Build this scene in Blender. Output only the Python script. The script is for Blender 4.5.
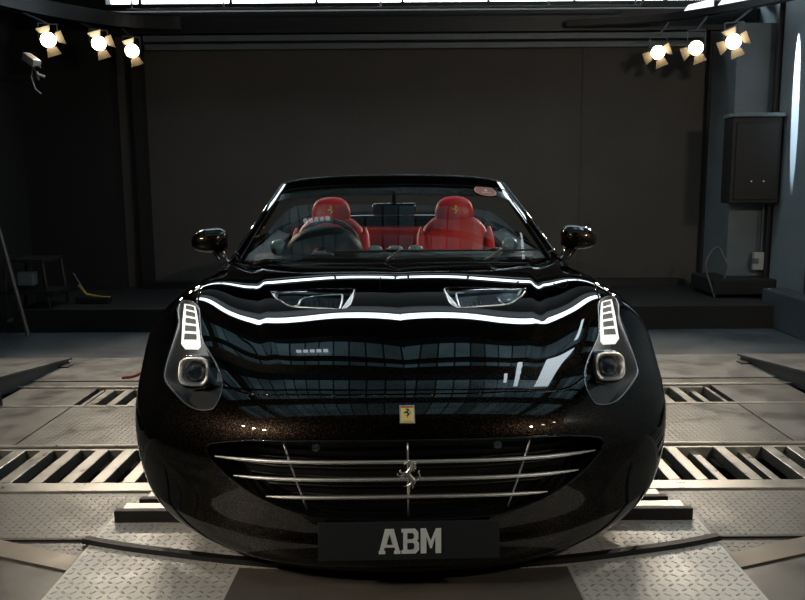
import bpy, bmesh, math, random
import numpy as np
from mathutils import Vector, Matrix, geometry
random.seed(7)
for o in list(bpy.data.objects): bpy.data.objects.remove(o)
SC=bpy.context.scene
R=math.radians
# ------------------------------------------------------------------ camera
cam=bpy.data.objects.new('camera',bpy.data.cameras.new('camera')); SC.collection.objects.link(cam); SC.camera=cam
cam.data.sensor_width=36; cam.data.lens=36*800/805; cam.data.clip_start=.02
cam.location=(-.055,-3.3,1.28)
PITCH,YAW,ROLL=R(8.397),R(.972),R(.38)
cam.matrix_world=Matrix.Translation((-.055,-3.3,1.28))@Matrix.Rotation(-YAW,4,'Z')@Matrix.Rotation(R(90)-PITCH,4,'X')@Matrix.Rotation(-ROLL,4,'Z')
# ------------------------------------------------------------------ world, exposure
W=bpy.data.worlds.new('world'); SC.world=W; W.use_nodes=True
W.node_tree.nodes['Background'].inputs[0].default_value=(.35,.55,.8,1); W.node_tree.nodes['Background'].inputs[1].default_value=.02
SC.view_settings.view_transform='Standard'; SC.view_settings.look='None'; SC.view_settings.gamma=1; SC.view_settings.exposure=0
ROOM=R(-1.2)
RM=Matrix.Rotation(ROOM,4,'Z')
def roomlight(name,kind,loc,target,energy,color,**k):
    l=bpy.data.lights.new(name,kind); l.energy=energy; l.color=color
    for a,b in k.items(): setattr(l,a,b)
    o=bpy.data.objects.new(name,l); SC.collection.objects.link(o)
    L=RM@Vector(loc); T=RM@Vector(target)
    o.location=L; o.rotation_euler=(T-L).to_track_quat('-Z','Y').to_euler(); return o
WARM=(1,.86,.68)
# sun patch on the right wall, thrown by an added spot in place of sunlight
roomlight('sun_patch','SPOT',(3.29,3.90,3.30),(3.42,3.86,2.15),5000,(.80,.92,1),spot_size=R(6),spot_blend=.15,shadow_soft_size=.004)
# show lamps: (x,y,z) of each can; three rear left, three rear right
REAR=[((-3.07,3.88,2.52),(-.3,-2.2,0)),((-2.77,4.25,2.55),(-.2,-1.6,0)),((-2.57,4.55,2.53),(0,-1.2,0)),
      ((2.42,4.55,2.48),(.2,-1.2,0)),((2.69,4.3,2.48),(.3,-1.6,0)),((2.88,3.92,2.47),(.4,-2.2,0))]
FRONT=[((-3.45,-2.1,2.6),(-.7,-.8,.4)),((-3.3,-2.55,2.6),(-.5,-.9,.45)),((-3.1,-2.95,2.6),(-.2,-.9,.45)),
       ((2.95,-2.95,2.6),(.2,-.9,.45)),((3.15,-2.55,2.6),(1.9,5,1.2)),((3.3,-2.1,2.6),(2.4,5,1.1))]
# ------------------------------------------------------------------ helpers
def link(o): SC.collection.objects.link(o); return o
def tag(o,label=None,cat=None,group=None,kind=None):
    if label: o['label']=label
    if cat: o['category']=cat
    if group: o['group']=group
    if kind: o['kind']=kind
    return o
TOPROOM=[]
def empty(name,loc,label,cat,group=None,room=True,rz=0):
    o=link(bpy.data.objects.new(name,None)); o.location=loc; o.rotation_euler=(0,0,rz); tag(o,label,cat,group)
    o.empty_display_size=.1
    if room: TOPROOM.append(o)
    return o
def mk(name,bm,m,parent=None,smooth=False,room=None,loc=None):
    me=bpy.data.meshes.new(name); bm.normal_update(); bm.to_mesh(me); bm.free()
    if smooth is True:
        for p in me.polygons: p.use_smooth=True
    elif smooth:
        for p in me.polygons: p.use_smooth=True
        me.set_sharp_from_angle(angle=R(smooth))
    for x in (m if isinstance(m,(list,tuple)) else [m]): me.materials.append(x)
    o=link(bpy.data.objects.new(name,me))
    if parent: o.parent=parent
    elif room is not False: TOPROOM.append(o)
    if loc: o.location=loc
    return o
def B(bm,c,s,rot=None,bev=0,mat=0):
    """box centre c size s, optional rotation matrix"""
    M=Matrix.Translation(c)@(rot.to_4x4() if rot else Matrix())@Matrix.Diagonal((s[0],s[1],s[2],1))
    r=bmesh.ops.create_cube(bm,size=1,matrix=M)
    fs=set(f for v in r['verts'] for f in v.link_faces)
    if bev:
        es=set(e for v in r['verts'] for e in v.link_edges)
        rr=bmesh.ops.bevel(bm,geom=list(es),offset=bev,segments=2,affect='EDGES',profile=.5)
        fs=set(rr['faces'])|{f for f in fs if f.is_valid}
    for f in fs: f.material_index=mat
    return bm
def cyl(bm,a,b,r1,r2=None,n=20,caps=True,mat=0):
    a=Vector(a);b=Vector(b);d=b-a; r2=r1 if r2 is None else r2
    M=Matrix.Translation((a+b)/2)@d.to_track_quat('Z','Y').to_matrix().to_4x4()
    r=bmesh.ops.create_cone(bm,cap_ends=caps,segments=n,radius1=r1,radius2=r2,depth=d.length,matrix=M)
    for v in r['verts']:
        for f in v.link_faces: f.material_index=mat
    return bm
def tube(bm,pts,rad,n=10,flat=1.0,up=(0,0,1),caps=True,mat=0,closed=False):
    """swept tube, rad scalar or list; flat squashes the section along 'up'"""
    pts=[Vector(p) for p in pts]; N=len(pts)
    if not hasattr(rad,'__len__'): rad=[rad]*N
    rings=[]
    for i,p in enumerate(pts):
        if closed: t=pts[(i+1)%N]-pts[i-1]
        else: t=pts[min(i+1,N-1)]-pts[max(i-1,0)]
        t.normalize(); u=Vector(up); s=t.cross(u)
        if s.length<1e-3: s=t.cross(Vector((0,1,0)))
        s.normalize(); u=s.cross(t)
        rings.append([bm.verts.new(p+(s*math.cos(a)+u*math.sin(a)*flat)*rad[i]) for a in [2*math.pi*k/n for k in range(n)]])
    for i in range(N if closed else N-1):
        A,Bq=rings[i],rings[(i+1)%N]
        for k in range(n):
            f=bm.faces.new((A[k],A[(k+1)%n],Bq[(k+1)%n],Bq[k])); f.material_index=mat
    if caps and not closed:
        bm.faces.new(rings[0][::-1]).material_index=mat; bm.faces.new(rings[-1]).material_index=mat
    return bm
def spline(pts,n=8,closed=False):
    """Catmull-Rom resample"""
    P=[np.array(p,float) for p in pts]; out=[]; N=len(P)
    rng=range(N) if closed else range(N-1)
    for i in rng:
        if closed: a,b,c,d=P[i-1],P[i],P[(i+1)%N],P[(i+2)%N]
        else:
            b,c=P[i],P[i+1]; a=P[i-1] if i>0 else 2*b-c; d=P[i+2] if i+2<N else 2*c-b
        for k in range(n):
            t=k/n; out.append(.5*((2*b)+(-a+c)*t+(2*a-5*b+4*c-d)*t*t+(-a+3*b-3*c+d)*t**3))
    if not closed: out.append(P[-1])
    return out
def lathe(bm,prof,M=Matrix(),n=32,mat=0):
    """profile [(r,z)] spun about local Z, placed by matrix M"""
    rings=[]
    for r,z in prof:
        if r<1e-6: rings.append([bm.verts.new(M@Vector((0,0,z)))])
        else: rings.append([bm.verts.new(M@Vector((r*math.cos(a),r*math.sin(a),z))) for a in [2*math.pi*k/n for k in range(n)]])
    for A,Bq in zip(rings[:-1],rings[1:]):
        for k in range(n):
            k2=(k+1)%n
            if len(A)==1 and len(Bq)==1: continue
            if len(A)==1: f=bm.faces.new((A[0],Bq[k],Bq[k2]))
            elif len(Bq)==1: f=bm.faces.new((A[k],A[k2],Bq[0]))
            else: f=bm.faces.new((A[k],A[k2],Bq[k2],Bq[k]))
            f.material_index=mat
    return bm
def prism(bm,poly,vec,mat=0):
    """polygon of 3D points extruded by vec"""
    vec=Vector(vec); a=[bm.verts.new(Vector(p)) for p in poly]; b=[bm.verts.new(Vector(p)+vec) for p in poly]; n=len(a)
    f=[bm.faces.new(a[::-1]),bm.faces.new(b)]
    for k in range(n): f.append(bm.faces.new((a[k],a[(k+1)%n],b[(k+1)%n],b[k])))
    for x in f: x.material_index=mat
    bmesh.ops.recalc_face_normals(bm,faces=f)
    return bm
def loft(bm,rings,closed=True,cap=True,mat=0):
    V=[[bm.verts.new(Vector(p)) for p in r] for r in rings]; n=len(V[0])
    fs=[]
    for A,Bq in zip(V[:-1],V[1:]):
        for k in range(n if closed else n-1): fs.append(bm.faces.new((A[k],A[(k+1)%n],Bq[(k+1)%n],Bq[k])))
    if cap: fs+= [bm.faces.new(V[0][::-1]),bm.faces.new(V[-1])]
    for f in fs: f.material_index=mat
    return bm
# ------------------------------------------------------------------ materials
def mat(name,col,rough=.5,metal=0,coat=0,coatr=.03,spec=.5,var=0,vscale=6,bump=0,bscale=40,emit=None,es=0,rvar=0,ior=None,aniso=0):
    m=bpy.data.materials.new(name); m.use_nodes=True; nt=m.node_tree; b=nt.nodes['Principled BSDF']
    I=b.inputs; I['Base Color'].default_value=(*col,1); I['Roughness'].default_value=rough; I['Metallic'].default_value=metal
    I['Coat Weight'].default_value=coat; I['Coat Roughness'].default_value=coatr; I['Specular IOR Level'].default_value=spec
    if ior: I['IOR'].default_value=ior
    if emit: I['Emission Color'].default_value=(*emit,1); I['Emission Strength'].default_value=es
    tc=nt.nodes.new('ShaderNodeTexCoord')
    if var or rvar:
        n=nt.nodes.new('ShaderNodeTexNoise'); n.inputs['Scale'].default_value=vscale; n.inputs['Detail'].default_value=5; n.inputs['Roughness'].default_value=.65
        nt.links.new(tc.outputs['Object'],n.inputs['Vector'])
    if var:
        mr=nt.nodes.new('ShaderNodeMapRange'); mr.inputs[1].default_value=.3; mr.inputs[2].default_value=.7; mr.inputs[3].default_value=1-var; mr.inputs[4].default_value=1+var
        nt.links.new(n.outputs['Fac'],mr.inputs[0])
        mx=nt.nodes.new('ShaderNodeMix'); mx.data_type='RGBA'; mx.blend_type='MULTIPLY'; mx.inputs[0].default_value=1; mx.inputs[6].default_value=(*col,1)
        nt.links.new(mr.outputs[0],mx.inputs[7]); nt.links.new(mx.outputs[2],I['Base Color'])
    if rvar:
        mr=nt.nodes.new('ShaderNodeMapRange'); mr.inputs[1].default_value=.3; mr.inputs[2].default_value=.7; mr.inputs[3].default_value=max(0,rough-rvar); mr.inputs[4].default_value=rough+rvar
        nt.links.new(n.outputs['Fac'],mr.inputs[0]); nt.links.new(mr.outputs[0],I['Roughness'])
    if bump:
        n2=nt.nodes.new('ShaderNodeTexNoise'); n2.inputs['Scale'].default_value=bscale; n2.inputs['Detail'].default_value=4
        nt.links.new(tc.outputs['Object'],n2.inputs['Vector'])
        bp=nt.nodes.new('ShaderNodeBump'); bp.inputs['Strength'].default_value=bump; bp.inputs['Distance'].default_value=.01
        nt.links.new(n2.outputs['Fac'],bp.inputs['Height']); nt.links.new(bp.outputs[0],I['Normal'])
    return m
def node(nt,t,**k):
    n=nt.nodes.new(t)
    for a,b in k.items():
        if a=='ins':
            for i,v in b.items():
                if hasattr(v,'is_output') or isinstance(v,bpy.types.NodeSocket): nt.links.new(v,n.inputs[i])
                else: n.inputs[i].default_value=v
        else: setattr(n,a,b)
    return n
def M_(nt,op,a,b=None,c=None):
    ins={0:a}
    if b is not None: ins[1]=b
    if c is not None: ins[2]=c
    return node(nt,'ShaderNodeMath',operation=op,ins=ins).outputs[0]
def treadplate(name,col,rough,pitch,height=.004,metal=.6,wear=.25,strength=1.0):
    """diamond plate: raised lens-shaped lugs at +-45 degrees, alternating"""
    m=mat(name,col,rough,metal,var=wear,vscale=5,rvar=.12); nt=m.node_tree; b=nt.nodes['Principled BSDF']
    tc=node(nt,'ShaderNodeTexCoord'); sx=node(nt,'ShaderNodeSeparateXYZ',ins={0:tc.outputs['Object']})
    X=M_(nt,'DIVIDE',sx.outputs[0],pitch); Y=M_(nt,'DIVIDE',sx.outputs[1],pitch)
    fx=M_(nt,'FLOOR',X); fy=M_(nt,'FLOOR',Y)
    par=M_(nt,'FLOORED_MODULO',M_(nt,'ADD',fx,fy),2.)
    sg=M_(nt,'SUBTRACT',M_(nt,'MULTIPLY',par,2.),1.)
    lx=M_(nt,'SUBTRACT',M_(nt,'SUBTRACT',X,fx),.5); ly=M_(nt,'SUBTRACT',M_(nt,'SUBTRACT',Y,fy),.5)
    a=M_(nt,'MULTIPLY',M_(nt,'ADD',lx,M_(nt,'MULTIPLY',ly,sg)),.7071)
    c=M_(nt,'MULTIPLY',M_(nt,'SUBTRACT',lx,M_(nt,'MULTIPLY',ly,sg)),.7071)
    a=M_(nt,'DIVIDE',a,.36); c=M_(nt,'DIVIDE',c,.12)
    d=M_(nt,'SQRT',M_(nt,'ADD',M_(nt,'MULTIPLY',a,a),M_(nt,'MULTIPLY',c,c)))
    mr=node(nt,'ShaderNodeMapRange',interpolation_type='SMOOTHSTEP',ins={0:d,1:.45,2:1.1,3:1.,4:0.})
    bp=node(nt,'ShaderNodeBump',ins={'Strength':strength,'Distance':height,'Height':mr.outputs[0]})
    nt.links.new(bp.outputs[0],b.inputs['Normal'])
    return m
MT={}
MT['paint']=mat('black_metallic_paint',(.020,.013,.009),.36,1,coat=1,coatr=.012)
MT['paint'].node_tree.nodes['Principled BSDF'].inputs['Specular Tint'].default_value=(.03,.025,.02,1)
def flake(m):
    nt=m.node_tree; b=nt.nodes['Principled BSDF']; tc=node(nt,'ShaderNodeTexCoord')
    v=node(nt,'ShaderNodeTexVoronoi',ins={'Vector':tc.outputs['Object'],'Scale':420.})
    s=node(nt,'ShaderNodeSeparateColor',ins={0:v.outputs['Color']})
    k=M_(nt,'POWER',s.outputs[0],6.)
    mx=node(nt,'ShaderNodeMix',data_type='RGBA',ins={0:k,6:(.008,.006,.0048,1),7:(.075,.054,.038,1)})
    nt.links.new(mx.outputs[2],b.inputs['Base Color'])
flake(MT['paint'])
MT['gloss']=mat('gloss_black_trim',(.006,.006,.007),.12,0,coat=1,coatr=.01)
MT['black']=mat('matte_black_plastic',(.008,.008,.009),.6,bump=.2,bscale=300)
MT['mesh']=mat('black_grille_mesh',(.004,.004,.005),.55)
MT['chrome']=mat('polished_chrome',(.97,.97,.97),.45,1)
MT['satin']=mat('satin_chrome',(.75,.75,.76),.32,1)
MT['house']=mat('headlight_housing_grey',(.20,.20,.20),.32,.8)
MT['red']=mat('red_leather',(.55,.012,.010),.42,bump=.12,bscale=220,var=.1)
MT['yellow']=mat('yellow_enamel',(.95,.72,.10),.3)
MT['gold']=mat('gold_thread',(.9,.55,.08),.4)
MT['dash']=mat('dark_leather',(.012,.012,.014),.45,bump=.15,bscale=260)
MT['greyd']=mat('blue_grey_plastic',(.16,.22,.25),.3)
MT['rubber']=mat('black_rubber',(.012,.012,.013),.55,bump=.2,bscale=120)
MT['plate']=mat('slate_number_plate',(.022,.027,.034),.35)
MT['letter']=mat('pale_grey_letters',(.85,.95,1),.4)
MT['rim']=mat('dark_alloy',(.10,.10,.11),.3,.9)
def glassmat(name,tint,refl_ior=1.5,rough=0.0,boost=1.0):
    m=bpy.data.materials.new(name); m.use_nodes=True; nt=m.node_tree; nt.nodes.clear()
    lw=node(nt,'ShaderNodeLayerWeight',ins={0:.5}); fm=M_(nt,'MULTIPLY',M_(nt,'ADD',M_(nt,'MULTIPLY',M_(nt,'POWER',lw.outputs['Facing'],5.),.96),.04),boost)
    t=node(nt,'ShaderNodeBsdfTransparent',ins={0:(*tint,1)}); g=node(nt,'ShaderNodeBsdfGlossy',ins={0:(1,1,1,1),1:rough})
    mx=node(nt,'ShaderNodeMixShader',ins={0:fm,1:t.outputs[0],2:g.outputs[0]})
    out=node(nt,'ShaderNodeOutputMaterial'); nt.links.new(mx.outputs[0],out.inputs[0]); return m
MT['glass']=glassmat('windscreen_glass',(.80,.86,.86),1.5,0,.75)
MT['lens']=glassmat('headlight_lens',(.93,.94,.95),1.5,0,1.0)
CLEAR_E=12; STRIP_E=13; SHEET_E=.45; PANE_E=6; LAMP_GLOW=30; LED_E=1.2
REAR_E=[74]*6; FRONT_E=[48,48,95,60,95,95]
# ------------------------------------------------------------------ body surface control net
# ---- control net of half the front clip (x>=0): rows bottom lip -> cowl, columns centre -> wheel arch
NET = [
 [(0.000,-0.930,0.0750),(0.200,-0.930,0.0750),(0.400,-0.895,0.0780),(0.560,-0.810,0.0820),(0.680,-0.715,0.0900),(0.780,-0.610,0.1000),(0.860,-0.510,0.1150),(0.905,-0.430,0.1300),(0.915,-0.370,0.1400)],
 [(0.000,-0.995,0.1100),(0.220,-0.995,0.1100),(0.430,-0.955,0.1120),(0.600,-0.860,0.1180),(0.730,-0.755,0.1250),(0.830,-0.640,0.1350),(0.905,-0.530,0.1550),(0.940,-0.440,0.1750),(0.948,-0.375,0.1800)],
 [(0.000,-0.957,0.2050),(0.220,-0.957,0.2050),(0.430,-0.922,0.2050),(0.610,-0.837,0.2050),(0.740,-0.727,0.2100),(0.860,-0.612,0.2200),(0.935,-0.530,0.2350),(0.966,-0.445,0.2550),(0.972,-0.385,0.2600)],
 [(0.000,-0.960,0.3000),(0.220,-0.960,0.3000),(0.430,-0.925,0.3000),(0.610,-0.845,0.3000),(0.745,-0.745,0.3000),(0.870,-0.640,0.3100),(0.950,-0.530,0.3300),(0.982,-0.445,0.3450),(0.985,-0.385,0.3500)],
 [(0.000,-0.965,0.4200),(0.220,-0.965,0.4200),(0.430,-0.930,0.4180),(0.620,-0.845,0.4150),(0.760,-0.745,0.4100),(0.880,-0.635,0.4200),(0.960,-0.515,0.4350),(0.992,-0.425,0.4400),(0.992,-0.365,0.4400)],
 [(0.000,-0.950,0.5300),(0.220,-0.948,0.5300),(0.430,-0.905,0.5280),(0.610,-0.810,0.5220),(0.750,-0.705,0.5150),(0.870,-0.590,0.5200),(0.955,-0.465,0.5300),(0.996,-0.370,0.5300),(0.996,-0.315,0.5300)],
 [(0.000,-0.885,0.6000),(0.220,-0.880,0.6000),(0.420,-0.830,0.5970),(0.590,-0.735,0.5920),(0.730,-0.620,0.5980),(0.850,-0.490,0.6080),(0.945,-0.355,0.6100),(0.998,-0.275,0.6000),(0.998,-0.240,0.6000)],
 [(0.000,-0.740,0.6532),(0.220,-0.730,0.6538),(0.410,-0.680,0.6528),(0.580,-0.590,0.6579),(0.710,-0.470,0.6819),(0.830,-0.340,0.6962),(0.945,-0.220,0.7005),(1.008,-0.165,0.6760),(1.008,-0.150,0.6550)],
 [(0.000,-0.500,0.7172),(0.210,-0.495,0.7194),(0.400,-0.460,0.7173),(0.570,-0.400,0.7181),(0.690,-0.300,0.7452),(0.810,-0.190,0.7649),(0.935,-0.100,0.7749),(1.011,-0.055,0.7270),(1.016,-0.045,0.6900)],
 [(0.000,-0.220,0.7885),(0.210,-0.220,0.7914),(0.400,-0.200,0.7834),(0.570,-0.170,0.7765),(0.690,-0.110,0.7942),(0.800,-0.030,0.8200),(0.925,0.020,0.8242),(1.001,0.055,0.7570),(1.014,0.065,0.6900)],
 [(0.000,0.080,0.8490),(0.210,0.080,0.8519),(0.400,0.085,0.8411),(0.570,0.090,0.8284),(0.690,0.110,0.8332),(0.790,0.150,0.8598),(0.908,0.170,0.8553),(0.978,0.180,0.7696),(1.003,0.185,0.6600)],
 [(0.000,0.330,0.8857),(0.210,0.332,0.8892),(0.400,0.340,0.8807),(0.570,0.355,0.8696),(0.690,0.370,0.8665),(0.780,0.390,0.8814),(0.885,0.390,0.8750),(0.953,0.340,0.7650),(0.993,0.290,0.5990)],
 [(0.000,0.480,0.8971),(0.210,0.485,0.9019),(0.400,0.505,0.8972),(0.580,0.545,0.8898),(0.700,0.600,0.8858),(0.780,0.640,0.8909),(0.870,0.620,0.8760),(0.935,0.480,0.7540),(0.980,0.350,0.4940)],
 [(0.000,0.540,0.9013),(0.210,0.545,0.9071),(0.410,0.570,0.9053),(0.590,0.620,0.9010),(0.710,0.690,0.8971),(0.780,0.740,0.8988),(0.860,0.720,0.8807),(0.930,0.520,0.7360),(0.978,0.372,0.4360)],
]
NET=np.array(NET,dtype=float); NV,NU=NET.shape[:2]
def basis(n,t):
    """clamped uniform cubic B-spline basis, t in 0..n-3 -> (len(t), n)"""
    k=3; kn=np.concatenate([np.zeros(3),np.arange(n-2),np.full(3,n-3)]).astype(float)
    t=np.clip(np.asarray(t,float),0,n-3-1e-9)
    B=np.zeros((len(t),len(kn)-1))
    for i in range(len(kn)-1): B[:,i]=(t>=kn[i])&(t<kn[i+1])
    for d in range(1,k+1):
        nb=np.zeros((len(t),len(kn)-1-d))
        for i in range(len(kn)-1-d):
            a=kn[i+d]-kn[i]; b=kn[i+d+1]-kn[i+1]
            if a>0: nb[:,i]+=(t-kn[i])/a*B[:,i]
            if b>0: nb[:,i]+=(kn[i+d+1]-t)/b*B[:,i+1]
        B=nb
    return B
def sm(a,b,x):
    t=np.clip((x-a)/(b-a),0,1); return t*t*(3-2*t)
def S0(net,u,v):
    Bu=basis(net.shape[1],u); Bv=basis(net.shape[0],v)
    return np.einsum('ni,nj,ijk->nk',Bv,Bu,net)
def feat(P,v):
    x,y=P[:,0],P[:,1]
    m=sm(3.9,5.2,v)
    # centre valley: crease along the centre line that deepens rearwards and fades near the cowl
    A=.0015*sm(-.75,.05,y)
    dz=-A*np.exp(-np.abs(x)/.085)
    # shoulder crease of the raised bonnet centre
    xc=np.interp(y,[-.85,-.3,.3,.6],[.37,.53,.625,.66])
    H=np.interp(y,[-.8,-.4,.0,.3,.6],[0,.003,.006,.010,.015])
    s=(x-xc)
    dz+=H*.8*(1-sm(-.024,.030,s))
    P=P.copy(); P[:,2]+=dz*m
    return P
def S(u,v): return feat(S0(NET,u,v),np.asarray(v))
def SN(u,v,e=.004):
    u=np.asarray(u,float);v=np.asarray(v,float)
    u0=np.clip(u-e,0,NU-3);u1=np.clip(u+e,0,NU-3);v0=np.clip(v-e,0,NV-3);v1=np.clip(v+e,0,NV-3)
    a=(S(u1,v)-S(u0,v)); b=(S(u,v1)-S(u,v0))
    n=np.cross(a,b); n/=np.linalg.norm(n,axis=1)[:,None]+1e-12
    return n
# ================================================================== THE SETTING (room frame, turned by ROOM at the end)
MT['concrete']=mat('dark_painted_floor',(.06,.075,.09),.5,var=.35,vscale=2.2,bump=.15,bscale=30,rvar=.15)
MT['steel']=mat('worn_steel_plate',(.145,.143,.139),.45,.5,var=.35,vscale=3.5,rvar=.15,bump=.08,bscale=18)
MT['steel2']=mat('brown_steel_strip',(.22,.195,.165),.45,.45,var=.25,vscale=5,rvar=.12)
MT['bar']=mat('grating_steel',(.36,.35,.33),.35,.6,var=.2,vscale=9,rvar=.1)
MT['pit']=mat('pit_black',(.004,.004,.005),.8)
MT['tread']=treadplate('ramp_treadplate',(.74,.735,.72),.50,.031,.010,.12,.12,1.0)
MT['tread2']=treadplate('floor_treadplate',(.175,.173,.168),.38,.027,.009,.5,.22,1.)
MT['tread3']=treadplate('worn_treadplate',(.175,.173,.168),.45,.027,.004,.4,.25,.8)
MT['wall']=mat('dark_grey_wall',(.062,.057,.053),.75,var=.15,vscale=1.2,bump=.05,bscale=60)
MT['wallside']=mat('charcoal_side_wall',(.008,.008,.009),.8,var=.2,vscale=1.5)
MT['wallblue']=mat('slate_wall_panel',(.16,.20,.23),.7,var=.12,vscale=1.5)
MT['beam']=mat('painted_steel_beam',(.010,.012,.015),.45,var=.2,vscale=4)
MT['beamgrey']=mat('grey_painted_beam',(.12,.15,.17),.5,var=.15,vscale=4)
MT['dark']=mat('black_painted_steel',(.012,.012,.014),.5)
def box(name,c,s,m,kind='structure',bev=0,**k):
    bm=bmesh.new(); B(bm,(0,0,0),s,bev=bev); o=mk(name,bm,m,loc=c); tag(o,kind=kind,**k) if kind else tag(o,**k); return o
# floor : slab with pits under the two gratings is made of separate strips
def floorstrip(name,x0,x1,y0,y1,m,z=0,t=.25):
    return box(name,((x0+x1)/2,(y0+y1)/2,z-t/2),(x1-x0,y1-y0,t),m)
floorstrip('floor',-4.2,4.2,1.80,5.6,MT['concrete'])
floorstrip('floor',-4.2,4.2,-7.2,-.085,MT['tread3'])
# sunken pit floor below gratings and plates
box('floor',(0,.86,-.33),(8.4,1.88,.06),MT['pit'])
# plates between the gratings
def plate(nm,x0,x1,y0,y1,m,z=0,t=.03): return box(nm,((x0+x1)/2,(y0+y1)/2,z-t/2),(x1-x0-.006,y1-y0-.006,t),m)
for s in (-1,1):
    a,b=sorted((s*1.02,s*1.93)); plate('floor',a,b,.50,1.19,MT['tread2'])
    # smooth lane running beside them
    bm=bmesh.new(); v=[(s*1.935,.50,0),(s*1.935,1.62,0),(s*2.42,1.62,0),(s*2.42,.50,0)]
    prism(bm,v,(0,0,-.03)); tag(mk('floor',bm,MT['steel']),kind='structure')
plate('floor',-1.02,1.02,.50,1.19,MT['steel']); plate('floor',-.95,.95,.0,.48,MT['steel'],z=-.01)
plate('floor',-4.2,4.2,1.66,1.80,MT['steel'])
tag(mk('floor',(lambda bm:B(bm,(0,0,0),(8.4,.70,.012)))(bmesh.new()),MT['tread3'],loc=(0,2.14,0.001)),kind='structure')
# thin rail edges beside the gratings
for y,z,w,h,nm in ((-.045,.0,.085,.06,'trim_1'),(.490,.004,.018,.05,'trim_2'),(1.205,.002,.022,.04,'trim_3'),(1.64,.006,.03,.04,'trim_4'),(-.098,.004,.016,.02,'trim_5')):
    box(nm,(0,y,z-h/2+.004),(8.4,w,h),MT['bar'],bev=.003)
# ------------------------------------------------------------------ gratings : frame + separate bars
def grating(x0,x1,y0,y1,pitch,w,side,label,drop=()):
    t=empty('floor_grating',((x0+x1)/2,(y0+y1)/2,-.12),label,'floor grating','slotted steel floor gratings')
    cx,cy=(x0+x1)/2,(y0+y1)/2
    bm=bmesh.new()
    for yy in (y0+.008,y1-.012): B(bm,(0,yy-cy,.085),(x1-x0,.016 if yy<cy else .022,.06))
    for xx in (x0+.01,x1-.01): B(bm,(xx-cx,0,.085),(.02,y1-y0,.06))
    mk('frame',bm,MT['bar'],t)
    n=int((x1-x0)/pitch)
    for i in range(n):
        x=x0+pitch*(i+.5); dz=-.028 if i in drop else 0
        bm=bmesh.new(); B(bm,(x-cx,0,.09+dz),(w*(.75 if i in drop else 1),y1-y0-.03,.055),bev=.004); mk('bar',bm,MT['bar'],t)
grating(-2.75,-1.0,.0,.47,.135,.062,-1,'wide slotted floor grating left of the car, in front of the tread plate')
grating(1.0,2.75,.0,.47,.118,.056,1,'wide slotted floor grating right of the car with some bars sunk lower',drop=(3,5,8,10,13))
grating(-1.90,-1.0,1.22,1.61,.118,.052,-1,'narrow slotted floor grating far left, behind the tread plate')
grating(1.0,1.90,1.22,1.61,.125,.052,1,'narrow slotted floor grating far right, behind the tread plate',drop=(6,))
# small chequer clips on the rails
# diagonal steel strips let into the front floor
for s in (-1,1):
    bm=bmesh.new()
    a=[(s*1.12,-.70,.002),(s*1.12,-.80,.002),(s*2.3,-.02-.33,.002),(s*2.3,.10-.33,.002)]
    prism(bm,a,(0,0,.006)); tag(mk('floor',bm,MT['steel2']),kind='structure')
    bm=bmesh.new(); a=[(s*1.12,-.82,.001),(s*1.12,-3.2,.001),(s*3.6,-3.2,.001),(s*3.6,-.02,.001),(s*2.35,-.36,.001)]
    prism(bm,a,(0,0,.006)); tag(mk('floor',bm,MT['steel']),kind='structure')
    bm=bmesh.new(); B(bm,(0,0,0),(.42,.016,.006)); tag(mk('trim_6',bm,MT['dark'],loc=(s*1.34,-.56,.005)),kind='structure')
# ------------------------------------------------------------------ drive-on ramp plate, rubber lip, cover plate, cross bars
bm=bmesh.new(); prism(bm,[(-1.12,-.37,0),(-1.075,-.33,0),(1.075,-.33,0),(1.12,-.37,0),(1.12,-3.2,0),(-1.12,-3.2,0)],(0,0,.006))
tag(mk('ramp_plate',bm,MT['tread'],loc=(0,0,.001)),'wide diamond tread plate under the nose of the black car','ramp plate')
arc=spline([(-1.145,-.585,.0),(-1.0,-.635,.0),(-.86,-.675,.0),(-.55,-.752,.0),(-.28,-.79,0),(0,-.80,0),(.28,-.79,0),(.55,-.752,0),(.82,-.685,0),(.98,-.640,0),(1.13,-.585,0)],8)
bm=bmesh.new(); rr=[]
for i,p in enumerate(arc):
    q0=arc[max(i-1,0)];q1=arc[min(i+1,len(arc)-1)]; t=Vector(q1)-Vector(q0); t.normalize(); n=Vector((-t.y,t.x,0)); p=Vector(p)
    rr.append([p-n*.016,p-n*.014+Vector((0,0,.017)),p+n*.014+Vector((0,0,.017)),p+n*.016])
loft(bm,rr); tag(mk('rubber_strip',bm,MT['rubber'],loc=(0,0,.0075)),'long curved black rubber strip lying across the tread plate ahead of the bumper','rubber strip')
bm=bmesh.new(); prism(bm,[(-.545,-.80,0),(-.28,-.822,0),(0,-.83,0),(.28,-.822,0),(.545,-.80,0),(.60,-3.1,0),(-.60,-3.1,0)],(0,0,.006))
MT['cover']=mat('smooth_brown_grey_cover',(.17,.155,.14),.45,.2,var=.12,vscale=4)
tag(mk('cover_plate',bm,MT['cover'],loc=(0,0,.0078)),'smooth grey-brown cover plate on the ramp ahead of the number plate','cover plate')
for y,x1,lab in ((-.412,1.095,'front black cross bar with steel top poking out under the bumper'),(-.305,1.035,'rear shorter black cross bar poking out under the bumper')):
    t=empty('cross_bar',(0,y,.0078 if y<-.37 else .012),lab,'cross bar')
    bm=bmesh.new(); B(bm,(0,0,.024),(2*x1,.03,.046),bev=.003); mk('bar_face',bm,MT['rubber'],t)
    bm=bmesh.new(); B(bm,(0,.044,.038),(2*x1-.04,.056,.012),bev=.003); mk('steel_top',bm,MT['bar'],t)
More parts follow.
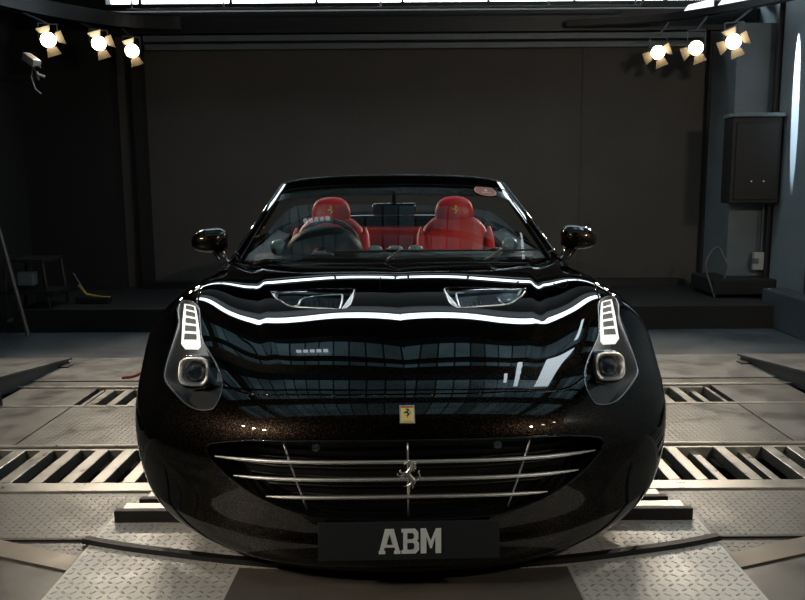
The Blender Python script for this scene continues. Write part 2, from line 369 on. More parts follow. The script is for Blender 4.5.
# ------------------------------------------------------------------ raised side platforms with pits below
def platform(s,label):
    t=empty('raised_platform',(s*2.75,1.95,0),label,'platform')
    bm=bmesh.new()
    P=[(s*2.40,2.35,.040),(s*2.44,1.55,.115),(s*2.46,1.1,.157),(s*3.42,1.1,.157),(s*3.42,2.35,.040)]
    P=[(x-s*2.75,y-1.95,z) for x,y,z in P]; prism(bm,P,(0,0,-.014)); mk('top_plate',bm,MT['tread3'],t)
    bm=bmesh.new()
    P=[(s*2.415,2.33,.024),(s*2.455,1.55,.098),(s*2.475,1.12,.138),(s*2.475,1.12,.02),(s*2.455,1.55,-.005),(s*2.415,2.33,-.03)]
    P=[(x-s*2.75,y-1.95,z) for x,y,z in P]; prism(bm,P,(s*.03,0,0)); mk('side_face',bm,MT['steel'],t)
    for yy in (1.2,2.2):
        bm=bmesh.new(); B(bm,(s*.05,yy-1.95,-.10 if yy<2 else -.0),(.9,.08,.34 if yy<2 else .03)); mk('support',bm,MT['dark'],t)
platform(-1,'raised tread plate platform at the left edge of the floor')
platform(1,'raised tread plate platform at the right edge of the floor')
# ------------------------------------------------------------------ walls
def emis(name,c,e):
    m=bpy.data.materials.new(name); m.use_nodes=True; nt=m.node_tree; nt.nodes.clear()
    em=node(nt,'ShaderNodeEmission',ins={0:(*c,1),1:e}); o=node(nt,'ShaderNodeOutputMaterial'); nt.links.new(em.outputs[0],o.inputs[0]); return m
MT['beam_glow']=emis('skylit_beam_glow',(.80,.93,1),1.6)  # emission that paints in sky light on a beam
box('wall_back',(.2,5.15,1.8),(6.2,.2,3.9),MT['wall'])
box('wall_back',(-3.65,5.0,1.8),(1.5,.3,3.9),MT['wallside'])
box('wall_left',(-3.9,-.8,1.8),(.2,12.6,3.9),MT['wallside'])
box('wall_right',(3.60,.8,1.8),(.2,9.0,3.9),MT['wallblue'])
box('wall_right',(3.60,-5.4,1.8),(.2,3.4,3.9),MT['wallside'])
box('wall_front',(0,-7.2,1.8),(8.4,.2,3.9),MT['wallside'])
box('wall_back',(3.31,4.66,1.35),(.46,.67,2.7),MT['beamgrey'])
box('trim_7',(3.10,4.98,1.4),(.09,.1,2.75),MT['dark'])
box('trim_8',(3.43,4.20,1.7),(.10,.05,3.5),MT['dark'])
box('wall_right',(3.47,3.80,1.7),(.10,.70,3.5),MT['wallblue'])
box('trim_9',(3.45,3.38,1.7),(.13,.10,3.5),MT['dark'])

for (xa,ya),(xb,yb) in (((2.62,4.47),(2.80,4.27)),((2.84,4.22),(3.08,3.92))):  # sky-lit patch of beam, painted as two glowing strips over the right gantry
    bm=bmesh.new(); prism(bm,[(xa,ya,2.835),(xb,yb,2.835),(xb,yb,2.90),(xa+.03,ya-.03,2.885)],(.03,.02,0)); tag(mk('beam_glow_strip',bm,MT['beam_glow']),kind='structure')
box('trim_10',(-2.66,4.97,1.4),(.10,.12,2.75),MT['dark'])
# faint vertical seams of the back wall cladding
for i,x in enumerate((1.82,)): box('trim_%d'%(11+i),(x,5.046,1.4),(.010,.012,2.6),MT['wall'])
# stepped plinth along back and right wall
box('trim_14',(.1,4.30,.10),(7.0,1.5,.20),MT['wallside'])
box('trim_15',(.1,4.98,.235),(5.6,.14,.07),MT['dark'])
box('trim_16',(3.22,4.30,.30),(.75,.60,.14),MT['wallside'],bev=.01)
box('trim_17',(3.38,3.15,.16),(.36,1.3,.32),MT['concrete'],bev=.01)
# ------------------------------------------------------------------ beams over the back wall
box('trim_18',(.2,4.98,2.70),(5.55,.14,.055),MT['beamgrey'])
box('trim_19',(.2,5.01,2.625),(5.55,.10,.05),MT['beamgrey'])
box('trim_20',(0,4.97,2.84),(7.2,.20,.20),MT['beam'])
box('trim_21',(0,4.72,2.955),(7.2,.05,.05),MT['beam'])
box('trim_22',(0,5.05,3.52),(7.2,.2,.5),MT['dark'])
# clerestory daylight window above the beam
def emis(name,c,e):
    m=bpy.data.materials.new(name); m.use_nodes=True; nt=m.node_tree; nt.nodes.clear()
    em=node(nt,'ShaderNodeEmission',ins={0:(*c,1),1:e}); o=node(nt,'ShaderNodeOutputMaterial'); nt.links.new(em.outputs[0],o.inputs[0]); return m
MT['day']=emis('daylit_pane',(.78,.93,1),CLEAR_E)
box('window_1',(.15,5.0,3.135),(6.3,.03,.16),MT['day'])
for x in (-2.6,-1.7,-.85,0,.85,1.7,2.6): box('trim_23',(x,4.965,3.10),(.03,.03,.20),MT['beam'])
# thin hanging rail with droppers
bm=bmesh.new(); tube(bm,[(-2.55,4.4,2.875),(2.2,4.4,2.875)],.010,8)
for x in (-2.5,-1.65,-.2,1.35,2.15): tube(bm,[(x,4.4,2.87),(x,4.4,3.5)],.008,8)
tube(bm,[(2.2,4.4,2.875),(2.35,4.4,3.3)],.012,8)
tag(mk('hanging_rail',bm,MT['beamgrey']),'thin grey rail hung on droppers below the bright roof window','rail')
# ceiling: opaque parts, translucent corrugated sheeting and the bright strip
box('ceiling',(0,4.45,3.85),(8.0,1.6,.1),MT['dark'])
box('ceiling',(0,-4.9,3.85),(8.0,5.0,.1),MT['dark'])
for s in (-1,1): box('ceiling',(s*3.6,.6,3.85),(.9,6.2,.1),MT['dark'])
MT['strip']=emis('roof_light_strip',(.80,.94,1),STRIP_E)
box('window_2',(0,3.37,3.54),(4.5,.19,.03),MT['strip'])
def sheet(name,e):
    m=bpy.data.materials.new(name); m.use_nodes=True; nt=m.node_tree; b=nt.nodes['Principled BSDF']
    b.inputs['Base Color'].default_value=(.25,.33,.38,1); b.inputs['Roughness'].default_value=.6
    tc=node(nt,'ShaderNodeTexCoord'); s=node(nt,'ShaderNodeSeparateXYZ',ins={0:tc.outputs['Object']})
    X=M_(nt,'DIVIDE',s.outputs[0],.19); fr=M_(nt,'FRACT',X); fl=M_(nt,'FLOOR',X)
    gap=M_(nt,'GREATER_THAN',fr,.10)
    wn=node(nt,'ShaderNodeTexWhiteNoise',noise_dimensions='1D'); nt.links.new(fl,wn.inputs['W'])
    lv=M_(nt,'ADD',M_(nt,'MULTIPLY',wn.outputs['Value'],.75),.35)
    n=node(nt,'ShaderNodeTexNoise',ins={'Vector':tc.outputs['Object'],'Scale':1.3,'Detail':2.})
    k=M_(nt,'MULTIPLY',M_(nt,'MULTIPLY',lv,gap),M_(nt,'MULTIPLY',n.outputs['Fac'],2*e))
    b.inputs['Emission Color'].default_value=(.42,.72,.85,1); nt.links.new(k,b.inputs['Emission Strength']); return m
MT['sheet']=sheet('translucent_roof_sheeting',SHEET_E)
box('window_3',(0,2.33,3.66),(6.3,.84,.03),MT['sheet'])
box('window_4',(0,.95,3.66),(6.3,1.30,.03),MT['sheet'])
box('window_5',(0,-.9,3.66),(6.3,1.40,.03),MT['sheet'])
for i,(y,w,d) in enumerate(((3.86,.70,.3),(3.01,.52,.12),(2.30,.05,.10),(1.76,.26,.3),(1.0,.05,.12),(.12,.30,.3),(-1.8,.4,.3))):
    box('trim_24',(0,y,3.60-d/2+.05),(7.4,w,d),MT['beam'])
for x in (-2.2,2.15): box('trim_25',(x,.5,3.52),(.10,4.6,.16),MT['beam'])
MT['pane_dim']=emis('small_roof_light_row',(.80,.92,1),3.2)
# open roof lights on the right and a short one on the left
MT['pane']=emis('open_roof_light',(.80,.92,1),PANE_E)
for x,y,w,d in ((1.17,1.42,.04,.40),(1.35,1.49,.06,.95),(1.80,1.53,.24,1.0),(1.86,2.42,.05,.40)): box('window_6',(x,y,3.33),(w,d,.03),MT['pane'])
for x in (1.17,1.35,1.80): box('trim_27',(x,1.76,3.347),(.03,.03,.02),MT['beam'])
for k in range(5): box('window_7',(-1.20+.09*k,2.50,3.60),(.06,.045,.03),MT['pane_dim'])
# ------------------------------------------------------------------ curved lamp gantry
def gantry(pts,label,h=.13):
    p=spline(pts,8); bm=bmesh.new(); rr=[]
    for i,q in enumerate(p):
        a=Vector(p[max(i-1,0)]);b=Vector(p[min(i+1,len(p)-1)]); t=(b-a).normalized(); n=Vector((-t.y,t.x,0)); q=Vector(q)
        rr.append([q-n*.05,q+n*.05,q+n*.05+Vector((0,0,h)),q-n*.05+Vector((0,0,h))])
    loft(bm,rr); tag(mk('lamp_gantry',bm,MT['beam']),label,'gantry')
gantry([(-3.55,3.2,2.76),(-3.34,3.79,2.76),(-3.1,4.22,2.76),(-2.69,4.66,2.76),(-2.17,4.82,2.76)],'dark curved steel gantry carrying the three left lamps')
gantry([(3.42,3.1,2.76),(3.26,3.63,2.76),(3.0,4.01,2.76),(2.70,4.35,2.76),(2.34,4.62,2.76),(1.6,4.80,2.76)],'dark curved steel gantry carrying the three right lamps',.06)
# ------------------------------------------------------------------ show lamps
MT['lampglow']=emis('lamp_glow',(1,.80,.50),LAMP_GLOW)
MT['door']=mat('barn_door_metal',(.11,.085,.055),.5,.3)
def showlamp(loc,target,label,energy,hang=2.76,group=None,glow=None,flap=.075,leaves=(0,1,2,3),hook=None):
    L=Vector(loc); D=(Vector(target)-L).normalized(); Q=D.to_track_quat('Z','Y').to_matrix().to_4x4()
    t=empty('stage_lamp',loc,label,'lamp',group); L0=loc
    bm=bmesh.new(); lathe(bm,[(0,-.17),(.028,-.168),(.036,-.14),(.040,-.05),(.064,-.02),(.070,.012),(.065,.012),(.063,-.005),(.0,-.006)],Q,28); mk('can',bm,MT['dark'],t,smooth=35)
    bm=bmesh.new(); lathe(bm,[(0,.022),(.035,.022),(.062,.016),(.062,.0),(0,.0)],Q,28); mk('bulb',bm,glow or MT['lampglow'],t)
    bm=bmesh.new(); h=hang-loc[2]
    s=Q.to_3x3()@Vector((1,0,0)); s.z=0; s.normalize()
    for k in (-1,1): tube(bm,[s*.076*k,s*.076*k+Vector((0,0,h*.55)),],.006,6)
    tube(bm,[s*-.076+Vector((0,0,h*.55)),s*.076+Vector((0,0,h*.55))],.007,6)
    hk=Vector(hook)-L if hook else Vector((0,0,h)); tube(bm,[Vector((0,0,h*.55)),hk],.010,8); mk('yoke',bm,MT['beamgrey'],t)
    for k in leaves:
        a=math.pi/2*k+.35; c,sn=math.cos(a),math.sin(a)
        o1=Vector((c,sn,0)); o2=Vector((-sn,c,0)); P=[]
        for u,v,zz in ((-.040,.068,.014),(.040,.068,.014),(.060,.068+flap*.78,.014+flap*.8),(-.060,.068+flap*.78,.014+flap*.8)): P.append(Q@(o1*v+o2*u+Vector((0,0,zz))))
        n=(P[1]-P[0]).cross(P[2]-P[0]).normalized()*.002
        bm=bmesh.new(); prism(bm,P,n); mk('barn_door',bm,MT['door'],t)
    l=bpy.data.lights.new('stage_lamp_light','SPOT'); l.energy=energy; l.color=WARM; l.spot_size=R(100); l.spot_blend=.6; l.shadow_soft_size=.05
    o=link(bpy.data.objects.new('stage_lamp_light',l)); o.location=L+D*.09; o.rotation_euler=D.to_track_quat('-Z','Y').to_euler(); TOPROOM.append(o)
nm=['leftmost of the three lit lamps on the left gantry','middle lit lamp on the left gantry','lit lamp on the left gantry nearest the back wall beam',
    'lit lamp on the right gantry nearest the back wall beam','middle lit lamp on the right gantry','rightmost of the three lit lamps on the right gantry']
HOOK=[(-3.28,3.90,2.750),(-2.97,4.38,2.750),(-2.69,4.66,2.750),(2.50,4.51,2.750),(2.77,4.28,2.750),(3.04,3.96,2.750)]
lv=[(0,1,3),(0,3,1),(3,1),(2,3,0),(2,3),(0,1,2,3)]
for i,(a,b) in enumerate(REAR): showlamp(a,b,'barn-door stage lamp, '+nm[i],REAR_E[i],group='stage lamps on the gantries',leaves=lv[i],hook=HOOK[i])
nf=['behind the camera on the left, nearest the left wall','behind the camera on the left, middle one','behind the camera on the left, innermost','behind the camera on the right, innermost','behind the camera on the right, middle one','behind the camera on the right, nearest the right wall']
for i,(a,b) in enumerate(FRONT): showlamp(a,b,'small stage lamp with barn doors '+nf[i],FRONT_E[i],hang=2.825,group='stage lamps behind the camera')
for s in (-1,1):
    bm=bmesh.new(); tube(bm,[(s*3.42-.07,-1.7,2.86),(s*3.375-.075,-2.1,2.86),(s*3.225-.075,-2.55,2.86),(s*3.025-.075,-2.95,2.86),(s*2.6-.07,-3.4,2.86)],.03,8)
    tag(mk('lamp_track',bm,MT['beam']),'dark steel lamp track behind the camera on the '+('left' if s<0 else 'right'),'lamp track')
# ------------------------------------------------------------------ things on the walls
t=empty('security_camera',(-3.17,3.75,2.30),'white bullet security camera below the left gantry','security camera')
bm=bmesh.new(); Q=Vector((.75,-.55,-.45)).to_track_quat('Z','Y').to_matrix(); B(bm,(0,0,.03),(.075,.07,.19),rot=Q,bev=.012); mk('housing',bm,mat('camera_white',(.55,.56,.57),.4),t,smooth=30)
bm=bmesh.new(); M0=Matrix.Translation(Q@Vector((0,0,.10)))@Q.to_4x4(); lathe(bm,[(0,.04),(.024,.038),(.026,0)],M0,20); mk('lens_cover',bm,MT['gloss'],t,smooth=35)
bm=bmesh.new(); tube(bm,[(0,.03,0),(.02,.06,-.08),(.07,.08,-.10)],.014,8); tube(bm,[(0,.03,0),(-.04,.06,-.1),(-.02,.08,-.2),(.02,.1,-.24)],.006,6); mk('bracket',bm,mat('camera_bracket',(.4,.41,.42),.4),t)
bm=bmesh.new(); B(bm,(0,0,0),(.5,.05,.05)); tag(mk('trim_26',bm,MT['dark'],loc=(-3.42,3.86,2.2)),kind='structure')
t=empty('loudspeaker',(3.17,4.11,1.065),'tall black loudspeaker cabinet hung on the slate pillar at right','loudspeaker')
bm=bmesh.new(); B(bm,(0,0,.385),(.44,.22,.77),bev=.012); mk('cabinet',bm,MT['black'],t)
bm=bmesh.new(); B(bm,(0,-.115,.375),(.38,.02,.68),bev=.004); mk('front_mesh',bm,MT['mesh'],t)
bm=bmesh.new(); B(bm,(0,-.02,.785),(.46,.25,.035),bev=.008); mk('top_lip',bm,MT['beamgrey'],t)
for x in (-.04,.07):
    bm=bmesh.new(); cyl(bm,(x,-.122,.20),(x,-.130,.20),.007,n=12); mk('indicator_stud',bm,MT['chrome'],t)
bm=bmesh.new(); B(bm,(.02,.150,.4),(.12,.09,.2)); mk('wall_bracket',bm,MT['dark'],t)
t=empty('switch_box',(3.34,4.225,.44),'small pale grey electrical switch box on the wall below the loudspeaker','switch box')
bm=bmesh.new(); B(bm,(0,0,.08),(.10,.05,.165),bev=.006); mk('case',bm,mat('switch_grey',(.42,.42,.41),.5),t)
bm=bmesh.new(); B(bm,(-.04,-.03,.085),(.05,.03,.05),bev=.006); mk('rotary_switch',bm,MT['beamgrey'],t)
bm=bmesh.new(); tube(bm,[(.02,.0,.165),(.02,.0,.62)],.007,6); mk('conduit',bm,MT['beamgrey'],t)
bm=bmesh.new(); tube(bm,spline([(2.86,4.0,.21),(2.80,4.1,.5),(2.92,4.15,.66),(3.0,4.1,.5)],6),.010,6); tube(bm,spline([(3.0,4.1,.5),(2.98,4.12,.3),(3.02,4.14,.21)],6),.010,6)
tag(mk('cable_loop',bm,mat('grey_cable',(.08,.08,.085),.5)),'grey cable loop standing up from the plinth by the right pillar','cable')
# left corner clutter
bm=bmesh.new(); tube(bm,[(-3.16,3.3,.02),(-3.40,3.42,.92)],.018,8); tag(mk('leaning_pole',bm,mat('bare_metal_pole',(.10,.095,.09),.5,.4)),'thin metal pole leaning against the left wall','pole')
t=empty('tool_trolley',(-3.3,4.0,.0),'dark low tool trolley standing in the left corner behind the pole','trolley')
for w,z in ((.50,.34),(.34,.62)):
    bm=bmesh.new(); B(bm,(0,-.2,z),(w,.4,.03)); mk('shelf',bm,MT['black'],t)
for x in (-.22,.22):
    for y in (-.38,0):
        bm=bmesh.new(); tube(bm,[(x,y,.0),(x*.7,y,.64)],.014,6); mk('leg',bm,MT['dark'],t)
bm=bmesh.new(); B(bm,(-.02,-.30,.46),(.14,.10,.12),bev=.01); mk('supply_box',bm,MT['beamgrey'],t)
t=empty('wheel_clamp_jack',(-2.84,3.93,.20),'small jack with a yellow arm on the plinth at left','jack')
bm=bmesh.new(); B(bm,(0,0,.03),(.30,.10,.06),bev=.01); mk('base',bm,MT['dark'],t)
bm=bmesh.new(); tube(bm,[(-.13,0,.17),(-.06,0,.08),(.09,0,.055),(.15,0,.05)],.013,8); mk('arm',bm,mat('yellow_painted_arm',(.42,.30,.05),.5),t)
bm=bmesh.new(); tube(bm,[(-.06,0,.08),(-.17,0,.28)],.006,6); mk('lever',bm,MT['beamgrey'],t)
bm=bmesh.new(); tube(bm,spline([(-1.86,1.84,.012),(-1.8,1.88,.012),(-1.75,2.02,.012),(-1.5,2.12,.012)],5),.012,6)
tag(mk('red_strap',bm,mat('red_webbing',(.35,.03,.02),.6)),'red strap lying on the floor behind the left grating','strap')
# ================================================================== THE CAR
CAR=empty('sports_car',(-.012,0,0),'glossy black open-top sports car with red seats, parked nose on','car',room=False,rz=R(.6))
UM,VM=NU-3,NV-3
_gu,_gv=np.meshgrid(np.linspace(0,UM,241),np.linspace(0,VM,331)); _gu=_gu.ravel();_gv=_gv.ravel(); _GP=S(_gu,_gv)
def uvof(pts):
    P=np.array(pts,float); out=[]
    for q in P:
        i=((_GP-q)**2).sum(1).argmin(); u,v=_gu[i],_gv[i]
        for _ in range(4):
            e=.003
            s=S(np.array([u,min(u+e,UM),u]),np.array([v,v,min(v+e,VM)]))
            a=(s[1]-s[0])/max(min(u+e,UM)-u,1e-6) if u<UM-1e-4 else np.zeros(3); b=(s[2]-s[0])/max(min(v+e,VM)-v,1e-6) if v<VM-1e-4 else np.zeros(3)
            J=np.stack([a,b],1); d,_,_,_=np.linalg.lstsq(J,q-s[0],rcond=None)
            u=float(np.clip(u+np.clip(d[0],-.1,.1),0,UM)); v=float(np.clip(v+np.clip(d[1],-.1,.1),0,VM))
        out.append((u,v))
    return np.array(out)
def resamp(P,step,closed=True):
    P=np.array(P,float); out=[]
    n=len(P)
    for i in range(n if closed else n-1):
        a,b=P[i],P[(i+1)%n]; k=max(1,int(math.ceil(np.linalg.norm(b-a)/step)))
        for j in range(k): out.append(a+(b-a)*j/k)
    if not closed: out.append(P[-1])
    return np.array(out)
def inpoly(p,poly):
    x,y=p; c=False; n=len(poly); j=n-1
    for i in range(n):
        xi,yi=poly[i];xj,yj=poly[j]
        if (yi>y)!=(yj>y) and x<(xj-xi)*(y-yi)/(yj-yi)+xi: c=not c
        j=i
    return c
def inpoly_v(P,poly):
    x,y=P[:,0],P[:,1]; c=np.zeros(len(P),bool); n=len(poly); j=n-1
    for i in range(n):
        xi,yi=poly[i];xj,yj=poly[j]
        if yi!=yj:
            m=((yi>y)!=(yj>y))&(x<(xj-xi)*(y-yi)/(yj-yi)+xi); c^=m
        j=i
    return c
def segdist(P,poly,closed=True):
    d=np.full(len(P),9e9); n=len(poly)
    for i in range(n if closed else n-1):
        a=poly[i];b=poly[(i+1)%n]; ab=b-a; L=(ab**2).sum()
        t=np.clip(((P-a)@ab)/max(L,1e-12),0,1); q=a+t[:,None]*ab; d=np.minimum(d,np.hypot(*(P-q).T))
    return d
# outlines traced on the real surface (right half, metres)
HEAD3=[(.889,-.015,.800),(.815,-.095,.800),(.776,-.240,.755),(.741,-.367,.711),(.700,-.455,.685),(.658,-.540,.657),(.622,-.630,.627),(.611,-.700,.594),(.621,-.738,.565),(.640,-.747,.551),(.690,-.715,.541),(.742,-.664,.549),(.800,-.585,.571),(.848,-.505,.592),(.861,-.455,.612),(.864,-.370,.658),(.864,-.300,.694),(.871,-.190,.748),(.893,-.080,.772)]
GRIL3=[(0,-.95,.500),(.20,-.945,.499),(.343,-.921,.495),(.50,-.87,.483),(.60,-.83,.465),(.632,-.812,.452),(.640,-.812,.436),(.632,-.825,.415),(.608,-.840,.394),(.556,-.868,.357),(.494,-.896,.322),(.416,-.925,.288),(.33,-.948,.264),(.27,-.958,.254),(.12,-.972,.250),(0,-.974,.249)]
HOODF=[(0,-.837,.614),(.20,-.828,.612),(.34,-.805,.611),(.44,-.780,.603),(.505,-.753,.600),(.545,-.728,.603),(.58,-.695,.608),(.612,-.655,.618)]
HOODS=[(.815,-.095,.800),(.835,.03,.828),(.853,.16,.845),(.866,.30,.855),(.868,.45,.866),(.845,.60,.878),(.800,.668,.893)]
VENT3=[(.530,.02,.829),(.505,-.045,.815),(.480,-.085,.808),(.447,-.137,.798),(.410,-.160,.794),(.370,-.175,.793),(.285,-.200,.790),(.226,-.211,.789),(.207,-.185,.795),(.196,-.14,.803),(.188,.005,.834),(.25,.025,.840),(.36,.035,.838),(.47,.035,.833)]
def densify(P3,closed,n=5): return [tuple(q) for q in spline(P3,n,closed)]
HEAD=uvof(densify(HEAD3,True,4))
gr=uvof(densify(GRIL3,False,4)); gr[0,0]=0; gr[-1,0]=0; GRIL=gr
hf=uvof(densify(HOODF,False,4)); hf[0,0]=0
hs=uvof(densify(HOODS,False,4))
VENT=uvof(densify(VENT3,True,3))
# inner edge of the headlight shared with the hood
i0=((HEAD-uvof([HOODF[-1]])[0])**2).sum(1).argmin(); i1=((HEAD-uvof([HOODS[0]])[0])**2).sum(1).argmin()
seg=HEAD[min(i0,i1):max(i0,i1)+1]; seg=seg[::-1] if i1<i0 else seg
VR=hs[-1][1]; rear=np.array([(u,VR+(10.42-VR)*sm(1.5,4.4,0*0+4.4-u) if False else VR) for u in np.linspace(hs[-1][0],0,60)[1:]])
rear[:,1]=VR+(10.45-VR)*np.clip((hs[-1][0]-rear[:,0])/1.2,0,1)
HOOD=np.vstack([hf[:-1],seg,hs[1:],rear])

def cdt(poly_list,pts):
    """poly_list: list of (array,closed); pts: free points -> verts, faces"""
    V=[];E=[]
    for P,cl in poly_list:
        b=len(V); V+= [Vector(p) for p in P]; n=len(P); E+=[(b+i,b+(i+1)%n) for i in range(n if cl else n-1)]
    V+= [Vector(p) for p in pts]
    r=geometry.delaunay_2d_cdt(V,E,[],0,1e-5)
    return np.array([tuple(v) for v in r[0]]),[tuple(f) for f in r[2]]
DU,DV=.055,.075
us=np.linspace(0,UM,int(UM/DU)+1); vs=np.linspace(0,VM,int(VM/DV)+1)
uu,vv=np.meshgrid(us,vs); G=np.stack([uu.ravel(),vv.ravel()],1)
inner=(G[:,0]>1e-6)&(G[:,0]<UM-1e-6)&(G[:,1]>1e-6)&(G[:,1]<VM-1e-6)
Gi=G[inner]; polys=[(resamp(HEAD,.05),True),(resamp(GRIL,.05,False),False),(resamp(VENT,.05),True)]
hood_open=resamp(HOOD,.05,False)
dd=np.full(len(Gi),9e9)
for P,c in polys+[(hood_open,False)]: dd=np.minimum(dd,segdist(Gi,P,c))
Gi=Gi[dd>.022]
rect=[(np.array([(u,0) for u in us]+[(UM,v) for v in vs[1:]]+[(u,VM) for u in us[::-1][1:]]+[(0,v) for v in vs[::-1][1:-1]]),True)]
CV,CF=cdt(rect+polys+[(hood_open,False)],Gi)
cen=np.array([CV[list(f)].mean(0) for f in CF])
inH=inpoly_v(cen,HEAD); inG=inpoly_v(cen,GRIL); inV=inpoly_v(cen,VENT); inB=inpoly_v(cen,HOOD)
CV[:,0]=np.clip(CV[:,0],0,UM); CV[:,1]=np.clip(CV[:,1],0,VM)
def evalshell(uv,off=0):
    P=S(uv[:,0],uv[:,1]); N=SN(uv[:,0],uv[:,1])
    on=uv[:,0]<1e-6
    P[on,0]=0
    lo=on&(uv[:,1]<4.2); N[lo,0]=0; N/=np.linalg.norm(N,axis=1)[:,None]
    return P-N*off,N
def panelmesh(name,uv,faces,m,parent,gap=.0016,depth=.018,off=0,mirror=True,rim=True,ev=evalshell):
    """smooth panel from uv triangles with rounded, returned edges; exact surface normals"""
    used=sorted({i for f in faces for i in f}); mp={a:b for b,a in enumerate(used)}
    uv=uv[used]; F=[tuple(mp[i] for i in f) for f in faces]
    P,N=ev(uv,off); P=P.copy();N=N.copy(); n0=len(P)
    # orientation
    F2=[]
    for f in F:
        a,b,c=P[f[0]],P[f[1]],P[f[2]]
        F2.append(f if np.dot(np.cross(b-a,c-a),N[f[0]])>0 else f[::-1])
    F=F2; P_=[P];N_=[N];FA=list(F)
    if rim:
        cnt={}
        for f in F:
            for k in range(len(f)):
                a,b=f[k],f[(k+1)%len(f)]; cnt.setdefault((min(a,b),max(a,b)),[]).append((a,b))
        be=[v[0] for v in cnt.values() if len(v)==1]
        be=[(a,b) for a,b in be if not (uv[a,0]<1e-6 and uv[b,0]<1e-6)]
        out={}
        for a,b in be:
            e=P[b]-P[a]; e/=np.linalg.norm(e)+1e-12; o=np.cross(e,(N[a]+N[b])/2)
            for i in (a,b): out[i]=out.get(i,0)+o
        ids=list(out); O=np.array([out[i]/(np.linalg.norm(out[i])+1e-12) for i in ids])
        on=np.array([uv[i,0]<1e-6 for i in ids]); O[on,0]=0
        ix={i:k for k,i in enumerate(ids)}; Pb=P[ids].copy(); Nb=N[ids]
        r=.0030
        P[ids]=Pb-O*(gap+r)
        rings=[]
        for ang in (30,60,90):
            c,s=math.cos(R(ang)),math.sin(R(ang))
            rings.append((Pb-O*(gap+r)+O*r*s-Nb*r*(1-c), Nb*c+O*s))
        rings.append((Pb-O*gap-Nb*depth,O))
        base=n0
        prev=lambda i:i
        tot=n0
        P_=[P];N_=[N]
        prevf=lambda i:i
        for (rp,rn) in rings:
            P_.append(rp);N_.append(rn); st=tot
            for a,b in be: FA.append((prevf(b),prevf(a),st+ix[a],st+ix[b]))
            prevf=(lambda s_:(lambda i:s_+ix[i]))(st); tot+=len(ids)
    P=np.vstack(P_);N=np.vstack(N_); N/=np.linalg.norm(N,axis=1)[:,None]+1e-12
    if mirror:
        n=len(P); P=np.vstack([P,P*[-1,1,1]]); N=np.vstack([N,N*[-1,1,1]]); FA=FA+[tuple(i+n for i in f[::-1]) for f in FA]
    me=bpy.data.meshes.new(name); me.from_pydata(P.tolist(),[],FA); 
    for p in me.polygons: p.use_smooth=True
    me.normals_split_custom_set_from_vertices(N.tolist()); me.materials.append(m)
    o=link(bpy.data.objects.new(name,me)); o.parent=parent; return o
fs=lambda mask:[f for f,k in zip(CF,mask) if k]
BODY=panelmesh('front_bodywork',CV,fs(~inH&~inG&~inB),MT['paint'],CAR)
HOODO=panelmesh('bonnet',CV,fs(inB&~inV),MT['paint'],CAR)
# ---------------- headlights (built for the right half, mirrored for the left)
def patch(poly,off,thick,step=.09,ev=evalshell,sx=1):
    """solid slab following the surface: verts,faces"""
    P=resamp(poly,step*.7); lo=P.min(0);hi=P.max(0)
    g=np.stack([a.ravel() for a in np.meshgrid(np.arange(lo[0],hi[0],step),np.arange(lo[1],hi[1],step))],1)
    g=g[inpoly_v(g,P)] if len(g) else g
    if len(g): g=g[segdist(g,P)>step*.4]
    V,F=cdt([(P,True)],g); F=[f for f in F if inpoly(V[list(f)].mean(0),P)]
    A,N=ev(V,off); Bt,_=ev(V,off+thick)
    A=A*[sx,1,1];Bt=Bt*[sx,1,1];N=N*[sx,1,1]; n=len(A); FA=[]; cnt={}
    for f in F:
        a,b,c=A[list(f)][:3]
        if np.dot(np.cross(b-a,c-a),N[f[0]])<0: f=f[::-1]
        FA.append(f); FA.append(tuple(i+n for i in f[::-1]))
        for k in range(len(f)):
            e=(f[k],f[(k+1)%len(f)]); cnt.setdefault((min(e),max(e)),[]).append(e)
    for v in cnt.values():
        if len(v)==1: a,b=v[0]; FA.append((b,a,a+n,b+n))
    return np.vstack([A,Bt]),FA
def solid(name,VF,m,parent,smooth=40):
    me=bpy.data.meshes.new(name); me.from_pydata(VF[0].tolist(),[],VF[1]); me.materials.append(m)
    for p in me.polygons: p.use_smooth=True
    me.set_sharp_from_angle(angle=R(smooth)); o=link(bpy.data.objects.new(name,me)); o.parent=parent; return o
def shrink(poly,f,c=None):
    c=poly.mean(0) if c is None else c; return c+(poly-c)*f
def fq(bm,pts3):
    bm.faces.new([bm.verts.new(Vector(p)) for p in pts3])
DRL3=[(.886,-.035,.802),(.830,-.080,.802),(.790,-.230,.758),(.754,-.375,.705),(.760,-.392,.696),(.818,-.360,.690),(.834,-.335,.697),(.862,-.180,.755)]
DRLUV=uvof(DRL3)
def lerp(a,b,t): return np.array(a)*(1-t)+np.array(b)*t
lensfaces=fs(inH)
MT['led']=mat('daytime_light_white',(.9,.9,.88),.3,emit=(1,.97,.90),es=LED_E)
MT['ledwin']=mat('daytime_light_window',(.42,.42,.40),.25,.3)
MT['projg']=mat('projector_glass',(.02,.03,.05),.03,0,coat=1,coatr=0)
def superring(bm,M,prof,n=48,ex=3.2):
    rings=[]
    for r,z in prof:
        ring=[]
        for k in range(n):
            a=2*math.pi*k/n; c,s=math.cos(a),math.sin(a); rr=(abs(c)**ex+abs(s)**ex)**(-1/ex) if r>1e-6 else 1
            ring.append(M@Vector((r*rr*c,r*rr*s*.93,z)))
        rings.append(ring)
    loft(bm,rings,True,False)
